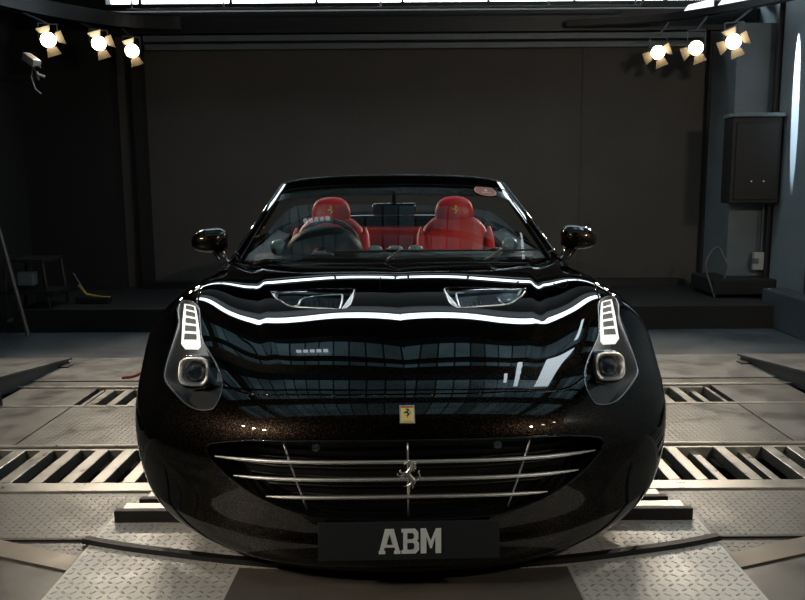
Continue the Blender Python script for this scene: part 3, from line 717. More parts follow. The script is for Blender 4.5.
for s in (-1,1):
    HL=link(bpy.data.objects.new('headlight',None)); HL.parent=CAR; HL.empty_display_size=.05
    # clear cover
    used=sorted({i for f in lensfaces for i in f})
    def evs(uv,off=0,s=s):
        P,N=evalshell(uv,off); return P*[s,1,1],N*[s,1,1]
    panelmesh('clear_cover',CV,lensfaces if True else 0,MT['lens'],HL,gap=.0012,depth=.006,mirror=False,ev=evs)
    # bowl : deep back, side wall up to the surface
    hp=resamp(HEAD,.09); V,F=patch(shrink(hp,.97),.10,.004,sx=s)
    bowl=solid('lamp_bowl',(V,F),MT['house'],HL)
    a,_=evalshell(hp,.006); b,_=evalshell(shrink(hp,.97),.102); c_,_=evalshell(shrink(hp,.975),.05)
    bm=bmesh.new(); loft(bm,[[tuple(q) for q in a*[s,1,1]],[tuple(q) for q in c_*[s,1,1]],[tuple(q) for q in b*[s,1,1]]],True,False)
    bmesh.ops.recalc_face_normals(bm,faces=bm.faces); mk('lamp_wall',bm,MT['house'],HL,smooth=True)
    # bright seal line round the lower half
    q,_=evalshell(resamp(HEAD,.09),.004)
    bm=bmesh.new(); tube(bm,[tuple(v) for v in q*[s,1,1]],.0022,6,closed=True); mk('seal_trim',bm,MT['satin'],HL,smooth=True)
    # inner shroud (smooth dark panel around the lamps)
    V,F=patch(shrink(hp,.93),.052,.003,sx=s)
    # daytime light strip with five windows
    solid('daytime_light',patch(DRLUV,.011,.014,.06,sx=s),MT['led'],HL)
    tl,tr=np.array(DRLUV[0]),np.array(DRLUV[1]); br,bl=np.array(DRLUV[3]),np.array(DRLUV[6])
    for k in range(5):
        t0=.055+.186*k; t1=t0+.125
        A=lerp(lerp(tl,bl,t0),lerp(tr,br,t0),.14);Bq=lerp(lerp(tl,bl,t0),lerp(tr,br,t0),.86)
        Cq=lerp(lerp(tl,bl,t1),lerp(tr,br,t1),.86);D_=lerp(lerp(tl,bl,t1),lerp(tr,br,t1),.14)
        solid('light_window',patch(np.array([A,Bq,Cq,D_]),.0095,.006,.08,sx=s),MT['ledwin'],HL)
    # projector : rounded-square chrome ring with a dark ball lens
    ctr=Vector((s*.742,-.520,.622)); ax=Vector((s*.10,-1,.28)).normalized()
    z=ax; x=Vector((0,0,1)).cross(z).normalized(); y=z.cross(x); Mq=Matrix.Translation(ctr)@Matrix((x,y,z)).transposed().to_4x4()
    bm=bmesh.new(); superring(bm,Mq,[(.054,-.035),(.056,-.004),(.054,.003),(.049,.004),(.043,-.001),(.040,-.012),(.040,-.03)]); bmesh.ops.recalc_face_normals(bm,faces=bm.faces); mk('projector_ring',bm,MT['chrome'],HL,smooth=50)
    bm=bmesh.new(); lathe(bm,[(0,.000),(.012,-.002),(.024,-.007),(.034,-.017),(.040,-.03),(0,-.031)],Mq,36); mk('projector_lens',bm,MT['projg'],HL,smooth=60)
    bm=bmesh.new(); superring(bm,Mq,[(.055,-.02),(.062,-.024),(.066,-.04),(.066,-.07)]); mk('projector_shroud',bm,MT['gloss'],HL,smooth=60)
    # reflector wedge low in the lamp
    bm=bmesh.new(); wq=uvof(spline([(.640,-.705,.585),(.70,-.700,.556),(.765,-.625,.575),(.74,-.60,.60),(.67,-.64,.605)],4,True))
    bm.free(); solid('lower_reflector',patch(wq,.045,.004,.06,sx=s),MT['house'],HL)
# ---------------- bonnet vents
for s in (-1,1):
    T_=link(bpy.data.objects.new('bonnet_vent',None)); T_.parent=CAR; T_.empty_display_size=.05
    # tray: rear edge flush, front deep
    n=22; rings=[]
    for j in range(n+1):
        t=j/n; row=[]
        xa=lerp([.545,.05],[.440,-.165],t) ; xb=lerp([.175,.03],[.205,-.235],t)
        for k in range(13):
            q=lerp(xa,xb,k/12); x=q[0]; y=q[1]
            d=.004+.052*sm(0,.9,t)+.004
            zz=np.interp(y,[-.25,-.15,-.05,.05],[.779,.801,.820,.841])-(.003 if x>.45 else 0)
            row.append((s*x,y,zz-d))
        rings.append(row)
    bm=bmesh.new(); loft(bm,rings,False,False); 
    if s>0: bmesh.ops.reverse_faces(bm,faces=bm.faces)
    bmesh.ops.solidify(bm,geom=bm.faces[:],thickness=.003); mk('vent_tray',bm,MT['gloss'],T_,smooth=True)
    # bright lip along the front and the two pointed side wedges
    lip=evalshell(uvof(spline(VENT3[0:11],4)),.0)[0]*[s,1,1]
    bm=bmesh.new(); L=len(lip); rad=[.0022+.0012*math.sin(math.pi*k/(L-1)) for k in range(L)]
    tube(bm,[tuple(p) for p in lip],rad,8); mk('vent_lip',bm,MT['satin'],T_,smooth=True)
    def sp(x,y,off=0):
        q=uvof([(x,y,np.interp(y,[-.25,-.15,-.05,.05],[.779,.801,.820,.841]))]); p,_=evalshell(q,off); return Vector(p[0]*[s,1,1])
    for tri in (((.532,.022),(.445,-.138),(.425,-.135),(.49,-.05)),((.186,.010),(.200,-.165),(.235,-.195),(.228,-.160))):
        bm=bmesh.new(); P=[sp(*q,.003 if i<2 else .010) for i,q in enumerate(tri)]; prism(bm,P,(0,0,-.003)); mk('side_wedge',bm,MT['satin'],T_)
    # grille frame inside
    fr=[(.415,-.075),(.395,-.020),(.262,-.005),(.236,-.03),(.258,-.185),(.36,-.165),(.44,-.115)]
    P=[sp(x,y,.016+.10*max(0,-y)) for x,y in fr]; P=[Vector(q) for q in spline(P,4,True)]
    bm=bmesh.new(); tube(bm,P,.0042,8,closed=True); mk('vent_frame',bm,MT['satin'],T_,smooth=True)
    bm=bmesh.new()
    for k in range(9):
        x=.25+.02*k; a=sp(x,-.01,.022); b=sp(x+.006,-.17,.040); tube(bm,[a,b],.0025,5)
    mk('vent_mesh',bm,MT['gloss'],T_)
# ---------------- grille
GR=link(bpy.data.objects.new('front_grille',None)); GR.parent=CAR; GR.empty_display_size=.05
gp=resamp(GRIL,.06,False); rings=[]
full=np.vstack([gp,(gp[1:-1][::-1])]); sgn=np.array([1]*len(gp)+[-1]*(len(gp)-2))
for off,k in ((.002,1),(.03,.985),(.12,.94)):
    P,_=evalshell(np.stack([full[:,0],full[:,1]],1),0); c=np.array([0,0,.39])
    P=P*np.stack([sgn,np.ones(len(sgn)),np.ones(len(sgn))],1); P=np.stack([P[:,0]*k,P[:,1]+off,c[2]+(P[:,2]-c[2])*k],1); rings.append([tuple(q) for q in P])
bm=bmesh.new(); loft(bm,rings,True,False); bmesh.ops.recalc_face_normals(bm,faces=bm.faces); bmesh.ops.reverse_faces(bm,faces=bm.faces); mk('grille_duct',bm,MT['gloss'],GR,smooth=True)
bm=bmesh.new(); tube(bm,[(q[0],q[1]-.004,q[2]) for q in rings[0]],.0032,8,closed=True); mk('grille_rim',bm,MT['gloss'],GR,smooth=True)
bm=bmesh.new()
xs=np.linspace(-.66,.66,67)
def gy(x): return float(np.interp(abs(x),[0,.22,.43,.61,.66],[-.955,-.95,-.915,-.835,-.80]))+.115
a=[(x,gy(x),.19) for x in xs]; b=[(x,gy(x),.53) for x in xs]; loft(bm,[a,b],False,False); mk('grille_backing',bm,MT['mesh'],GR)
bm=bmesh.new()
for k in range(9): tube(bm,[(x,gy(x)-.008,.255+.03*k) for x in xs[::3]],.0035,5)
mk('grille_slats',bm,MT['mesh'],GR)
def gfront(x,z,off):
    q=uvof([(abs(x),float(np.interp(abs(x),[0,.22,.43,.61,.66],[-.965,-.96,-.925,-.84,-.80])),z)]); P,N=evalshell(q); p=P[0].copy(); p[1]+=off; p[2]=z; return (math.copysign(abs(x),x),p[1],p[2])
def barpts(x1,z0,z1,off,n=41):
    out=[]
    for i in range(n):
        t=-1+2*i/(n-1); x=x1*t; z=z0+(z1-z0)*abs(t)**2.2; out.append(gfront(x,z,off))
    return out
for x1,z0,z1 in ((.612,.434,.418),(.548,.379,.366),(.442,.322,.311)):
    P=barpts(x1,z0,z1,.006); n=len(P); rad=[.0022+.0050*min(1,(1-abs(-1+2*i/(n-1)))*5.5)**.7 for i in range(n)]
    bm=bmesh.new(); tube(bm,P,rad,12,flat=.85); mk('grille_bar',bm,MT['chrome'],GR,smooth=60)
for xa,za,xb,zb in ((.384,.481,.314,.272),(-.384,.481,-.314,.272),(0,.492,0,.262)):
    P=[]
    for i in range(9):
        t=i/8; x=xa+(xb-xa)*t; z=za+(zb-za)*t; P.append(gfront(x,z,.018 if xa else .004))
    bm=bmesh.new(); tube(bm,P,.0034,8,flat=1,up=(0,1,0)); mk('grille_upright',bm,MT['satin'],GR,smooth=True)
for x,z in ((-.285,.462),(.285,.462)):
    p=gfront(x,z,.05); bm=bmesh.new(); cyl(bm,(p[0],p[1],z),(p[0],p[1]+.03,z),.013,n=20); mk('parking_sensor',bm,MT['greyd'],GR)
# ---------------- prancing horse (traced strokes) -------------
HS=[[(172,284,5),(180,276,8),(192,270,9),(210,262,11),(224,268,12)],[(206,258,5),(212,246,2)],
 [(220,266,12),(229,282,14),(230,300,14),(218,325,17),(200,350,21)],
 [(242,260,5),(258,272,4)],[(246,276,7),(264,284,4)],[(248,292,7),(266,302,3)],[(246,308,6),(264,320,3)],[(240,322,6),(254,338,3)],
 [(194,348,20),(208,368,20),(228,392,20),(246,412,21),(256,420,17)],
 [(186,350,12),(168,352,9),(150,346,7),(140,330,5),(150,323,4)],
 [(180,362,11),(158,368,8),(136,372,6),(125,360,5),(124,350,4)],[(182,372,10),(160,380,7),(148,386,6),(150,402,4)],
 [(244,418,20),(228,436,13),(216,455,9),(212,478,6),(214,500,6),(206,512,5)],
 [(250,424,15),(240,446,8),(242,462,6),(232,472,5)],[(224,436,10),(204,448,6),(186,456,4),(162,456,4)],
 [(256,412,10),(274,408,6),(286,398,6),(293,380,6),(291,362,6),(283,350,6),(287,336,4),(293,330,2)]]
def horse(bm,h,org,X,Y,Z,thick):
    """h = full height; org centre; X right, Y up, Z out; thick = relative depth of the strokes"""
    org,X,Y,Z=map(Vector,(org,X,Y,Z)); k=h/270.
    for st in HS:
        P=[org+X*((a-209)*k)+Y*(-(b-381)*k) for a,b,r in st]; rad=[r*k for a,b,r in st]
        if len(P)>2:
            Q=spline([tuple(p)+(r,) for p,r in zip(P,rad)],3); P=[Vector(q[:3]) for q in Q]; rad=[max(q[3],k) for q in Q]
        tube(bm,P,rad,8,flat=thick,up=Z)
        # rounded start
    return bm
bm=bmesh.new(); p=gfront(0,.392,-.012); horse(bm,.108,(p[0]+.002,p[1],.393),(1,0,0),(0,0,1),(0,-1,0),.8); mk('horse_emblem',bm,MT['satin'],GR,smooth=50)
# ---------------- bonnet badge
BD=link(bpy.data.objects.new('nose_badge',None)); BD.parent=CAR; BD.empty_display_size=.03
c0,n0_=evalshell(np.array([[0,4.55]])); c0=Vector(c0[0]); nz=Vector((0,n0_[0][1],n0_[0][2])).normalized(); yb=nz.cross(Vector((1,0,0))).normalized()
if yb.z<0: yb=-yb
Mb=Matrix((Vector((1,0,0)),yb,nz)).transposed()
def bq(x,y,z): return c0+Mb@Vector((x,y,z))
bm=bmesh.new(); B(bm,bq(0,0,.003),(.043,.058,.006),rot=Mb,bev=.002); mk('badge_plate',bm,mat('badge_yellow',(.98,.86,.38),.3),BD)
bm=bmesh.new()
for y,h in ((.0295,.0045),(-.0295,.0035)): B(bm,bq(0,y,.005),(.047,h,.006),rot=Mb,bev=.001)
for x in (-.0222,.0222): B(bm,bq(x,0,.004),(.002,.058,.006),rot=Mb)
mk('badge_frame',bm,MT['chrome'],BD)
bm=bmesh.new(); B(bm,bq(0,.0255,.0065),(.040,.0035,.001),rot=Mb); mk('badge_stripe',bm,mat('badge_red',(.7,.1,.03),.4),BD)
bm=bmesh.new(); horse(bm,.032,bq(0,.005,.0066),(1,0,0),yb,nz,.12); mk('badge_horse',bm,mat('badge_black',(.01,.01,.01),.4),BD)
bm=bmesh.new()
for k,(x,w) in enumerate(((-.014,.003),(-.0095,.003),(-.005,.003),(-.0005,.003),(.004,.003),(.0085,.003),(.0135,.003))): B(bm,bq(x,-.0235,.0066),(w,.0042,.001),rot=Mb)
mk('badge_lettering',bm,MT['gold'],BD)
# ---------------- number plate
NP=link(bpy.data.objects.new('number_plate',None)); NP.parent=CAR; NP.location=(0,-1.012,.207); NP.rotation_euler=(R(-3),0,0)
bm=bmesh.new(); B(bm,(0,0,0),(.548,.010,.118),bev=.002); mk('plate_panel',bm,MT['plate'],NP)
bm=bmesh.new(); B(bm,(0,.02,0),(.30,.045,.08)); mk('plate_bracket',bm,MT['black'],NP)
def slab(bm,polys,x0,h,w):
    for P in polys: prism(bm,[(x0+a*w,-.0052,(b-.5)*h) for a,b in P],(0,-.003,0))
LA=[[(.0,0),(.30,0),(.30,.12),(.235,.12),(.27,.26),(.73,.26),(.765,.12),(.70,.12),(.70,0),(1.0,0),(1.0,.12),(.96,.12),(.70,1),(.30,1),(.04,.12),(0,.12)]]
LB=[[(0,0),(.80,0),(1,.14),(1,.42),(.88,.52),(.97,.60),(.97,.86),(.78,1),(0,1),(0,.86),(.10,.86),(.10,.14),(0,.14)]]
LM=[[(0,0),(.28,0),(.28,.68),(.46,.20),(.54,.20),(.72,.68),(.72,0),(1,0),(1,1),(.74,1),(.50,.50),(.26,1),(0,1)]]
bm=bmesh.new(); slab(bm,LA,-.092,.077,.066); slab(bm,LB,-.023,.077,.053); slab(bm,LM,.035,.077,.062)
mk('plate_lettering',bm,MT['letter'],NP)
for P,x0,w in (([(.37,.38),(.63,.38),(.50,.80)],-.092,.066),([(.34,.18),(.66,.18),(.72,.24),(.72,.38),(.66,.44),(.34,.44)],-.023,.053),([(.34,.60),(.64,.60),(.70,.66),(.70,.78),(.64,.84),(.34,.84)],-.023,.053)):
    bm=bmesh.new(); prism(bm,[(x0+a*w,-.0085,(b-.5)*.077) for a,b in P],(0,-.0008,0)); mk('letter_counter',bm,MT['plate'],NP)
# ---------------- windscreen
WN=np.array([[(0.0, 0.47, 0.908), (0.28, 0.475, 0.908), (0.52, 0.52, 0.903), (0.71, 0.61, 0.898), (0.824, 0.695, 0.893)],
 [(0.0, 0.66, 1.01), (0.27, 0.664, 1.0097), (0.5, 0.697, 1.0035), (0.676, 0.765, 0.996), (0.774, 0.83, 0.9872)],
 [(0.0, 0.865, 1.115), (0.26, 0.868, 1.1145), (0.479, 0.888, 1.1069), (0.641, 0.932, 1.0968), (0.723, 0.975, 1.0842)],
 [(0.0, 1.07, 1.216), (0.25, 1.071, 1.2152), (0.459, 1.079, 1.2064), (0.608, 1.099, 1.1939), (0.673, 1.121, 1.1775)],
 [(0.0, 1.28, 1.314), (0.24, 1.28, 1.313), (0.44, 1.275, 1.303), (0.575, 1.27, 1.288), (0.625, 1.27, 1.268)]],float)
def evw(uv,off=0):
    P=S0(WN,uv[:,0],uv[:,1]); e=.004
    u,v=uv[:,0],uv[:,1]
    a=S0(WN,np.clip(u+e,0,2),v)-S0(WN,np.clip(u-e,0,2),v); b=S0(WN,u,np.clip(v+e,0,2))-S0(WN,u,np.clip(v-e,0,2))
    N=np.cross(a,b); N[u<1e-6,0]=0; N/=np.linalg.norm(N,axis=1)[:,None]; return P-N*off,N
def gridpanel(u0,u1,v0,v1,nu,nv):
    U=np.linspace(u0,u1,nu);V=np.linspace(v0,v1,nv); uu,vv=np.meshgrid(U,V); uv=np.stack([uu.ravel(),vv.ravel()],1)
    F=[(j*nu+i,j*nu+i+1,(j+1)*nu+i+1,(j+1)*nu+i) for j in range(nv-1) for i in range(nu-1)]
    return uv,F
WS=link(bpy.data.objects.new('windscreen',None)); WS.parent=CAR; WS.empty_display_size=.05
uv,F=gridpanel(0,1.93,0,1.90,40,30); gl=panelmesh('glass_pane',uv,F,MT['glass'],WS,rim=False,ev=evw)
nu,nv=60,46; uv,F=gridpanel(0,2,0,2,nu,nv)
F=[f for f in F if (uv[list(f)].mean(0)[0]>1.88 or uv[list(f)].mean(0)[1]>1.84)]
panelmesh('windscreen_surround',uv,F,MT['paint'],WS,gap=-.004,depth=.030,off=-.003,ev=evw)
edge=[(2,v) for v in np.linspace(0,2,14)]+[(u,2) for u in np.linspace(2,0,20)[1:]]
P,_=evw(np.array(edge),.006); P=[tuple(q) for q in P]; P=P+[(-q[0],q[1],q[2]) for q in P[::-1][1:]]
bm=bmesh.new(); tube(bm,P,.013,12); mk('frame_moulding',bm,MT['paint'],WS,smooth=True)
# black obscuration band + rear view mirror
uv,F=gridpanel(0,1.9,1.60,1.86,40,5); panelmesh('tinted_top_band',uv,F,MT['gloss'],WS,rim=False,off=.006,ev=evw)
bm=bmesh.new(); P,_=evw(np.array([(0,1.45)]),.06); B(bm,(0,P[0][1]+.03,P[0][2]),(.24,.03,.065),bev=.012); tube(bm,[(0,P[0][1]+.02,P[0][2]),(0,P[0][1]+.05,P[0][2]+.09)],.01,8); mk('rear_view_mirror',bm,MT['gloss'],WS,smooth=40)
# round red sticker high on the glass
sc=np.array([1.275,1.725])
def ell(r,c=sc,n=36): return np.array([c+r*np.array([math.cos(a)*.255,math.sin(a)*.125]) for a in [2*math.pi*k/n for k in range(n)]])
ST=link(bpy.data.objects.new('windscreen_sticker',None)); ST.parent=CAR; ST.empty_display_size=.03
solid('sticker_rim',patch(ell(1.0),-.0006,.0004,.05,ev=evw),mat('sticker_gold',(.45,.18,.06),.4),ST)
solid('sticker_face',patch(ell(.90),-.0012,.0004,.05,ev=evw),mat('sticker_red',(.20,.010,.010),.4),ST)
p,n_=evw(np.array([sc]),-.0016); pc=Vector(p[0]); nn=Vector(n_[0]); xx=(evw(np.array([sc+[.05,0]]))[0][0]-evw(np.array([sc]))[0][0]); xx=Vector(xx).normalized(); yy=nn.cross(xx)
bm=bmesh.new(); horse(bm,.030,pc+yy*.004,xx,yy,nn,.05); mk('sticker_horse',bm,MT['gold'],ST)
bm=bmesh.new()
for k in range(5): 
    q=pc+xx*(-.020+.010*k)-yy*.020; B(bm,q,(.006,.004,.0006),rot=Matrix((xx,yy,nn)).transposed())
mk('sticker_lettering',bm,MT['gold'],ST)
# wipers
for (a,b,piv,nm) in (((-.34,.505,.937),(.24,.492,.942),(-.05,.46,.912),0),((.22,.492,.940),(.70,.600,.925),(.42,.49,.908),1)):
    t=link(bpy.data.objects.new('wiper',None)); t.parent=CAR; t.empty_display_size=.03
    P=[]
    for k in range(13):
        u=k/12; x=a[0]+(b[0]-a[0])*u
        q=((S0(WN,np.linspace(0,2,200),np.full(200,.13)))); i=np.abs(q[:,0]-abs(x)).argmin(); P.append((x,q[i][1]-.010,q[i][2]+.008))
    bm=bmesh.new(); tube(bm,P,.0055,6); mk('blade',bm,MT['rubber'],t)
    m=P[6]; bm=bmesh.new(); tube(bm,spline([piv,((piv[0]+m[0])/2+.06,(piv[1]+m[1])/2,m[2]+.006),(m[0],m[1]-.008,m[2]+.008)],5),[.010]*10+[.006],6,flat=.6); mk('arm',bm,mat('wiper_arm_black',(.05,.045,.04),.3,coat=.5) if nm==0 else bpy.data.materials['wiper_arm_black'],t,smooth=True)
# ---------------- cabin
bm=bmesh.new(); pr=[(.72,.84),(.76,.885),(.84,.912),(.95,.922),(1.03,.905),(1.07,.86),(1.08,.62),(.72,.60)]
loft(bm,[[(x,y+.10*(abs(x)/.74)**3,z-.02*(abs(x)/.74)**4) for y,z in pr] for x in np.linspace(-.74,.74,21)]); DB=mk('dashboard',bm,MT['dash'],CAR,smooth=40)
for x in (-.105,.003,.11): 
    bm=bmesh.new(); lathe(bm,[(.040,0),(.038,.016),(.030,.026),(.015,.030),(0,.031)],Matrix.Translation((x,.93,.918)),24); mk('air_vent',bm,MT['greyd'],DB,smooth=60)
for x in (-.62,.62):
    bm=bmesh.new(); lathe(bm,[(.042,0),(.044,.025),(.036,.042),(.02,.05),(0,.05)],Matrix.Translation((x,1.0,.925))@Matrix.Rotation(R(35),4,'X'),24); mk('side_air_vent',bm,MT['greyd'],DB,smooth=60)
bm=bmesh.new(); rr=[]
for y,k in ((.86,.30),(.89,.80),(.94,1.0),(1.02,1.02),(1.10,1.0)):
    rr.append([(-.375+.205*k*math.cos(a),y,.905+.145*k*math.sin(a)) for a in np.linspace(0,math.pi,21)])
loft(bm,rr,False,False); bmesh.ops.solidify(bm,geom=bm.faces[:],thickness=.006); mk('instrument_hood',bm,MT['dash'],DB,smooth=50)
SW=link(bpy.data.objects.new('steering_wheel',None)); SW.parent=DB; SW.empty_display_size=.05
SW.location=(-.375,1.22,.90); SW.rotation_euler=(R(68),0,0)
bm=bmesh.new(); tube(bm,[(.178*math.cos(a),.178*math.sin(a),0) for a in [2*math.pi*k/40 for k in range(40)]],.015,10,closed=True)
for a in (200,340,270): tube(bm,[(.05*math.cos(R(a)),.05*math.sin(R(a)),0),(.175*math.cos(R(a)),.175*math.sin(R(a)),0)],.014,8,flat=.5)
lathe(bm,[(0,.03),(.05,.025),(.062,0),(.05,-.03),(0,-.03)],n=28)
for f in bm.faces: pass
me=bpy.data.meshes.new('steering_wheel'); bm.to_mesh(me); bm.free(); me.materials.append(MT['dash'])
bpy.data.objects.remove(SW); SW=link(bpy.data.objects.new('steering_wheel',me)); SW.parent=DB; SW.location=(-.375,1.22,.90); SW.rotation_euler=(R(68),0,0)
for p in me.polygons: p.use_smooth=True
def seat(x):
    T_=link(bpy.data.objects.new('front_seat',None)); T_.parent=CAR; T_.location=(x,1.68,0); T_.empty_display_size=.05
    def slabr(rows,nx=15,ex=3.):
        rr=[]
        for (cy,cz,hw,th) in rows:
            rr.append([(hw*np.sign(math.cos(a))*abs(math.cos(a))**(2/ex), cy+th*np.sign(math.sin(a))*abs(math.sin(a))**(2/ex),cz) for a in [2*math.pi*k/28 for k in range(28)]])
        return rr
    bm=bmesh.new(); loft(bm,slabr([(0,.42,.235,.07),(.02,.60,.25,.075),(.06,.80,.245,.07),(.09,.93,.225,.06),(.105,1.00,.19,.055),(.115,1.045,.145,.05),(.12,1.06,.11,.035)])); mk('backrest',bm,MT['red'],T_,smooth=50)
    bm=bmesh.new()
    for k in (-1,1):
        rr=[]
        for cy,cz,r in ((-.06,.50,.03),(-.05,.65,.05),(-.01,.82,.05),(.04,.95,.035),(.06,1.0,.01)): rr.append([(k*.215+r*.75*math.cos(a),cy+r*math.sin(a),cz) for a in [2*math.pi*q/14 for q in range(14)]])
        loft(bm,rr)
    mk('side_bolster',bm,MT['red'],T_,smooth=50)
    bm=bmesh.new(); loft(bm,slabr([(.11,1.035,.118,.045),(.112,1.06,.122,.052),(.118,1.10,.122,.052),(.124,1.14,.110,.05),(.13,1.165,.09,.042),(.133,1.182,.058,.03),(.134,1.188,.02,.012)],ex=2.4)); mk('headrest',bm,MT['red'],T_,smooth=60)
    bm=bmesh.new(); horse(bm,.060,(0,.060,1.105),(1,0,0),(0,-.1,1),(0,-1,0),.10); mk('headrest_horse',bm,MT['yellow'],T_)
    bm=bmesh.new(); rr=[]
    for cy,hw in ((-.48,.20),(-.45,.235),(-.2,.25),(.0,.24)): rr.append([(hw*math.copysign(abs(math.cos(a))**.6,math.cos(a)),cy,.43+.07*math.copysign(abs(math.sin(a))**.6,math.sin(a))) for a in [2*math.pi*k/24 for k in range(24)]])
    loft(bm,rr); mk('seat_cushion',bm,MT['red'],T_,smooth=50)
seat(-.385); seat(.395)
bm=bmesh.new(); rr=[]
for y,z in ((2.22,.50),(2.24,.80),(2.28,.95),(2.33,.975),(2.38,.96)): rr.append([(x,y,z-.015*(abs(x)/.5)**3) for x in np.linspace(-.56,.56,15)])
loft(bm,rr,False,False); bmesh.ops.solidify(bm,geom=bm.faces[:],thickness=.02); mk('rear_bench',bm,MT['red'],CAR,smooth=50)
bm=bmesh.new(); B(bm,(0,1.7,.22),(1.60,2.2,.06)); B(bm,(0,1.45,.40),(.22,1.3,.36),bev=.03); mk('cabin_floor',bm,MT['dash'],CAR)
bm=bmesh.new(); B(bm,(0,1.55,.135),(1.40,3.6,.07)); B(bm,(0,-.32,.30),(.95,.8,.30)); B(bm,(0,.30,.46),(1.1,.5,.56)); mk('underbody',bm,MT['black'],CAR)
bm=bmesh.new(); pts=[(-.86,-.42,.125),(-.76,-.58,.100),(-.60,-.74,.082),(-.36,-.87,.068),(0,-.905,.062),(.36,-.87,.068),(.60,-.74,.082),(.76,-.58,.100),(.86,-.42,.125)]
P=spline(pts,6); rr=[[(p[0],p[1]-.02,p[2]),(p[0],p[1]-.02,p[2]+.012),(p[0]*.8,max(p[1]+.3,-.4),p[2]+.03),(p[0]*.8,max(p[1]+.3,-.4),p[2]+.015)] for p in P]
loft(bm,rr); mk('front_splitter',bm,MT['black'],CAR)
# ---------------- doors, rear quarters, tail
SB=np.array([[(.775,.735,.894),(.860,.718,.880),(.930,.520,.740),(.975,.378,.44),(.972,.39,.25),(.945,.40,.15)],
 [(.800,.95,.900),(.872,.95,.884),(.948,.93,.74),(.955,.90,.48),(.948,.88,.28),(.915,.88,.15)],
 [(.810,1.5,.915),(.882,1.5,.898),(.955,1.5,.745),(.962,1.5,.48),(.952,1.5,.28),(.915,1.5,.15)],
 [(.800,2.0,.945),(.885,2.0,.925),(.965,2.0,.76),(.968,2.0,.48),(.955,2.0,.28),(.915,2.0,.15)],
 [(.780,2.45,.985),(.885,2.45,.950),(.985,2.45,.79),(.985,2.45,.50),(.965,2.45,.28),(.925,2.45,.16)],
 [(.740,2.95,.985),(.860,2.95,.945),(.975,2.92,.79),(.975,2.9,.50),(.95,2.9,.28),(.90,2.9,.18)],
 [(.660,3.35,.960),(.760,3.40,.915),(.860,3.38,.76),(.865,3.36,.50),(.84,3.34,.30),(.78,3.30,.20)],
 [(.40,3.55,.94),(.46,3.62,.89),(.52,3.62,.76),(.55,3.62,.50),(.54,3.58,.30),(.50,3.50,.20)],
 [(0,3.60,.94),(0,3.68,.89),(0,3.68,.76),(0,3.68,.50),(0,3.64,.30),(0,3.55,.20)]],float)
def evb(net):
    m0,m1=net.shape[1]-3,net.shape[0]-3
    def ev(uv,off=0):
        u,v=uv[:,0],uv[:,1]; e=.004; P=S0(net,u,v)
        a=S0(net,np.clip(u+e,0,m0),v)-S0(net,np.clip(u-e,0,m0),v); b=S0(net,u,np.clip(v+e,0,m1))-S0(net,u,np.clip(v-e,0,m1))
        N=np.cross(b,a); N/=np.linalg.norm(N,axis=1)[:,None]+1e-9; return P-N*off,N
    return ev
evs_=evb(SB); nu,nv=31,121; uv,F=gridpanel(0,3,0,6,nu,nv)
P,_=evs_(uv); wc=np.array([2.67,.34])
d=np.hypot(P[:,1]-wc[0],P[:,2]-wc[1]); out=(P[:,0]>.6)
inside=lambda f:all(d[i]<.372 and out[i] for i in f)
door=lambda f:(.80<P[list(f)].mean(0)[1]<1.95)
front=lambda f:P[list(f)].mean(0)[1]<=.80
panelmesh('rear_bodywork',uv,[f for f in F if not inside(f) and not door(f) and not front(f)],MT['paint'],CAR,ev=evs_,gap=0)
for s in (-1,1):
    def evm(uv_,off=0,s=s):
        a_,b_=evs_(uv_,off); return a_*[s,1,1],b_*[s,1,1]
    panelmesh('door_panel',uv,[f for f in F if door(f)],MT['paint'],CAR,ev=evm,gap=.001,mirror=False)
    panelmesh('fender_rear_panel',uv,[f for f in F if front(f)],MT['paint'],CAR,ev=evm,gap=0,mirror=False)
DK=np.array([[(0,2.34,1.045),(.30,2.34,1.045),(.55,2.34,1.04),(.68,2.30,1.0),(.76,2.28,.93),(.80,2.3,.935)],
 [(0,2.42,1.075),(.30,2.42,1.075),(.56,2.42,1.07),(.69,2.40,1.02),(.77,2.40,.955),(.80,2.42,.965)],
 [(0,2.70,1.080),(.30,2.70,1.08),(.54,2.70,1.07),(.67,2.70,1.02),(.74,2.70,.985),(.77,2.70,.985)],
 [(0,3.10,1.040),(.30,3.10,1.04),(.50,3.10,1.03),(.62,3.10,1.0),(.69,3.10,.978),(.72,3.10,.975)],
 [(0,3.45,.985),(.25,3.44,.985),(.42,3.42,.98),(.52,3.40,.968),(.58,3.38,.96),(.62,3.36,.958)],
 [(0,3.60,.94),(.2,3.59,.94),(.36,3.565,.94),(.43,3.545,.94),(.50,3.52,.942),(.54,3.50,.944)]],float)
evd=(lambda e:(lambda uv,off=0:(lambda r:(r[0],-r[1]))(e(uv,off))))(evb(DK))
def evd(uv,off=0,e=evb(DK)):
    P,N=e(uv,0); N=-N; N[uv[:,0]<1e-6,0]=0; return P-N*off,N
uv,F=gridpanel(0,3,0,3,30,30); panelmesh('folded_roof_cover',uv,F,MT['paint'],CAR,ev=evd,gap=0,depth=.03)
bm=bmesh.new()
for s in (-1,1):
    P=[]
    loft(bm,[[(s*.70,y,z),(s*.80,y,zz),(s*.80,y,zz-.02),(s*.73,y,.45)] for y,z,zz in ((.80,.86,.893),(1.2,.87,.898),(1.7,.89,.915),(2.2,.92,.945),(2.32,.93,.955))])
mk('door_lining',bm,MT['dash'],CAR)
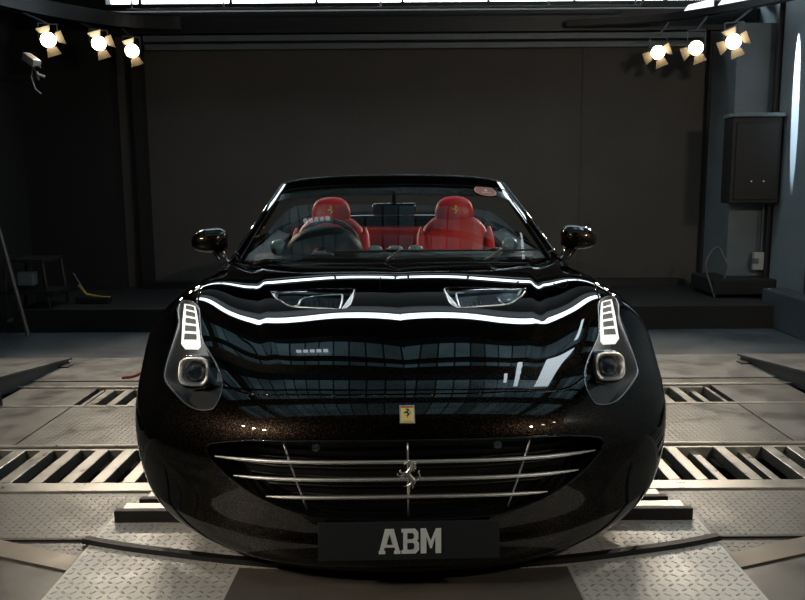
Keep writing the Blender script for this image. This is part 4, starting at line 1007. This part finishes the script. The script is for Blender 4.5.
# side windows and quarter pillars
for s in (-1,1):
    bm=bmesh.new(); P=[(s*.815,.76,.90),(s*.80,.86,.955),(s*.765,.97,1.05),(s*.735,.99,1.05),(s*.80,1.02,.90)]; prism(bm,P,(-s*.004,0,0)); mk('quarter_glass',bm,MT['glass'],CAR)
    bm=bmesh.new(); tube(bm,[(s*.80,1.02,.895),(s*.742,.995,1.06)],.007,6); mk('quarter_pillar',bm,MT['satin'],CAR)
# door mirrors
for s in (-1,1):
    DM=link(bpy.data.objects.new('door_mirror',None)); DM.parent=CAR; DM.location=(s*.942,.80,.985); DM.empty_display_size=.05
    bm=bmesh.new(); bmesh.ops.create_uvsphere(bm,u_segments=36,v_segments=22,radius=1)
    for v in bm.verts:
        x,y,z=v.co
        q=lambda a,e: math.copysign(abs(a)**e,a)
        X=q(x,.72)*.093; Zz=q(z,.72)*(.066-.012*x*s*1.0)*(1 if z>0 else .92); Yy=(y*.085 if y<0 else y*.02)
        Zz-=.006*(x*s); v.co=(X,Yy,Zz+.004*(1-x*x))
    mk('mirror_shell',bm,MT['paint'],DM,smooth=True)
    bm=bmesh.new(); rr=[]
    for cx,cy,cz,a,b in ((-.018,.0,-.030,.052,.026),(-.036,.0,-.056,.040,.024),(-.058,-.01,-.082,.034,.024),(-.082,-.02,-.105,.040,.028)):
        rr.append([(s*(cx+a*math.cos(t)),cy+b*1.6*math.sin(t),cz+.006*math.cos(t)) for t in [2*math.pi*k/20 for k in range(20)]])
    loft(bm,rr); bmesh.ops.recalc_face_normals(bm,faces=bm.faces); mk('mirror_stalk',bm,MT['paint'],DM,smooth=60)
    bm=bmesh.new(); B(bm,(0,.021,0),(.15,.004,.085),bev=.002); mk('mirror_glass',bm,MT['chrome'],DM)
# wheels
def wheel(x,y):
    t=link(bpy.data.objects.new('wheel',None)); t.parent=CAR; t.location=(x,y,.342); s=1 if x>0 else -1; t.empty_display_size=.1
    Q=Matrix.Rotation(R(90*s),4,'Y')
    bm=bmesh.new(); lathe(bm,[(.245,-.11),(.30,-.122),(.332,-.105),(.340,-.06),(.341,0),(.340,.06),(.332,.105),(.30,.122),(.245,.11)],Q,56); mk('tyre',bm,MT['rubber'],t,smooth=45)
    bm=bmesh.new(); lathe(bm,[(.248,.108),(.240,.10),(.225,.05),(.222,-.09),(.245,-.11)],Q,48); lathe(bm,[(0,.075),(.05,.07),(.055,.05),(0,.045)],Q,24)
    for k in range(10):
        a=2*math.pi*k/10; c,sn=math.cos(a),math.sin(a); tube(bm,[Q@Vector((.04*c,.04*sn,.06)),Q@Vector((.15*c,.15*sn,.075)),Q@Vector((.238*c,.238*sn,.092))],[.018,.012,.013],6)
    mk('rim',bm,MT['rim'],t,smooth=40)
    bm=bmesh.new(); lathe(bm,[(.06,.01),(.19,.01),(.19,-.02),(.06,-.02)],Q,40); mk('brake_disc',bm,MT['satin'],t,smooth=30)
for x,y in ((-.77,.05),(.77,.05),(-.815,2.67),(.815,2.67)): wheel(x,y)
# ------------------------------------------------------------------ turn the room as one
for o in TOPROOM:
    if o.parent is None:
        o.matrix_basis=RM@o.matrix_basis
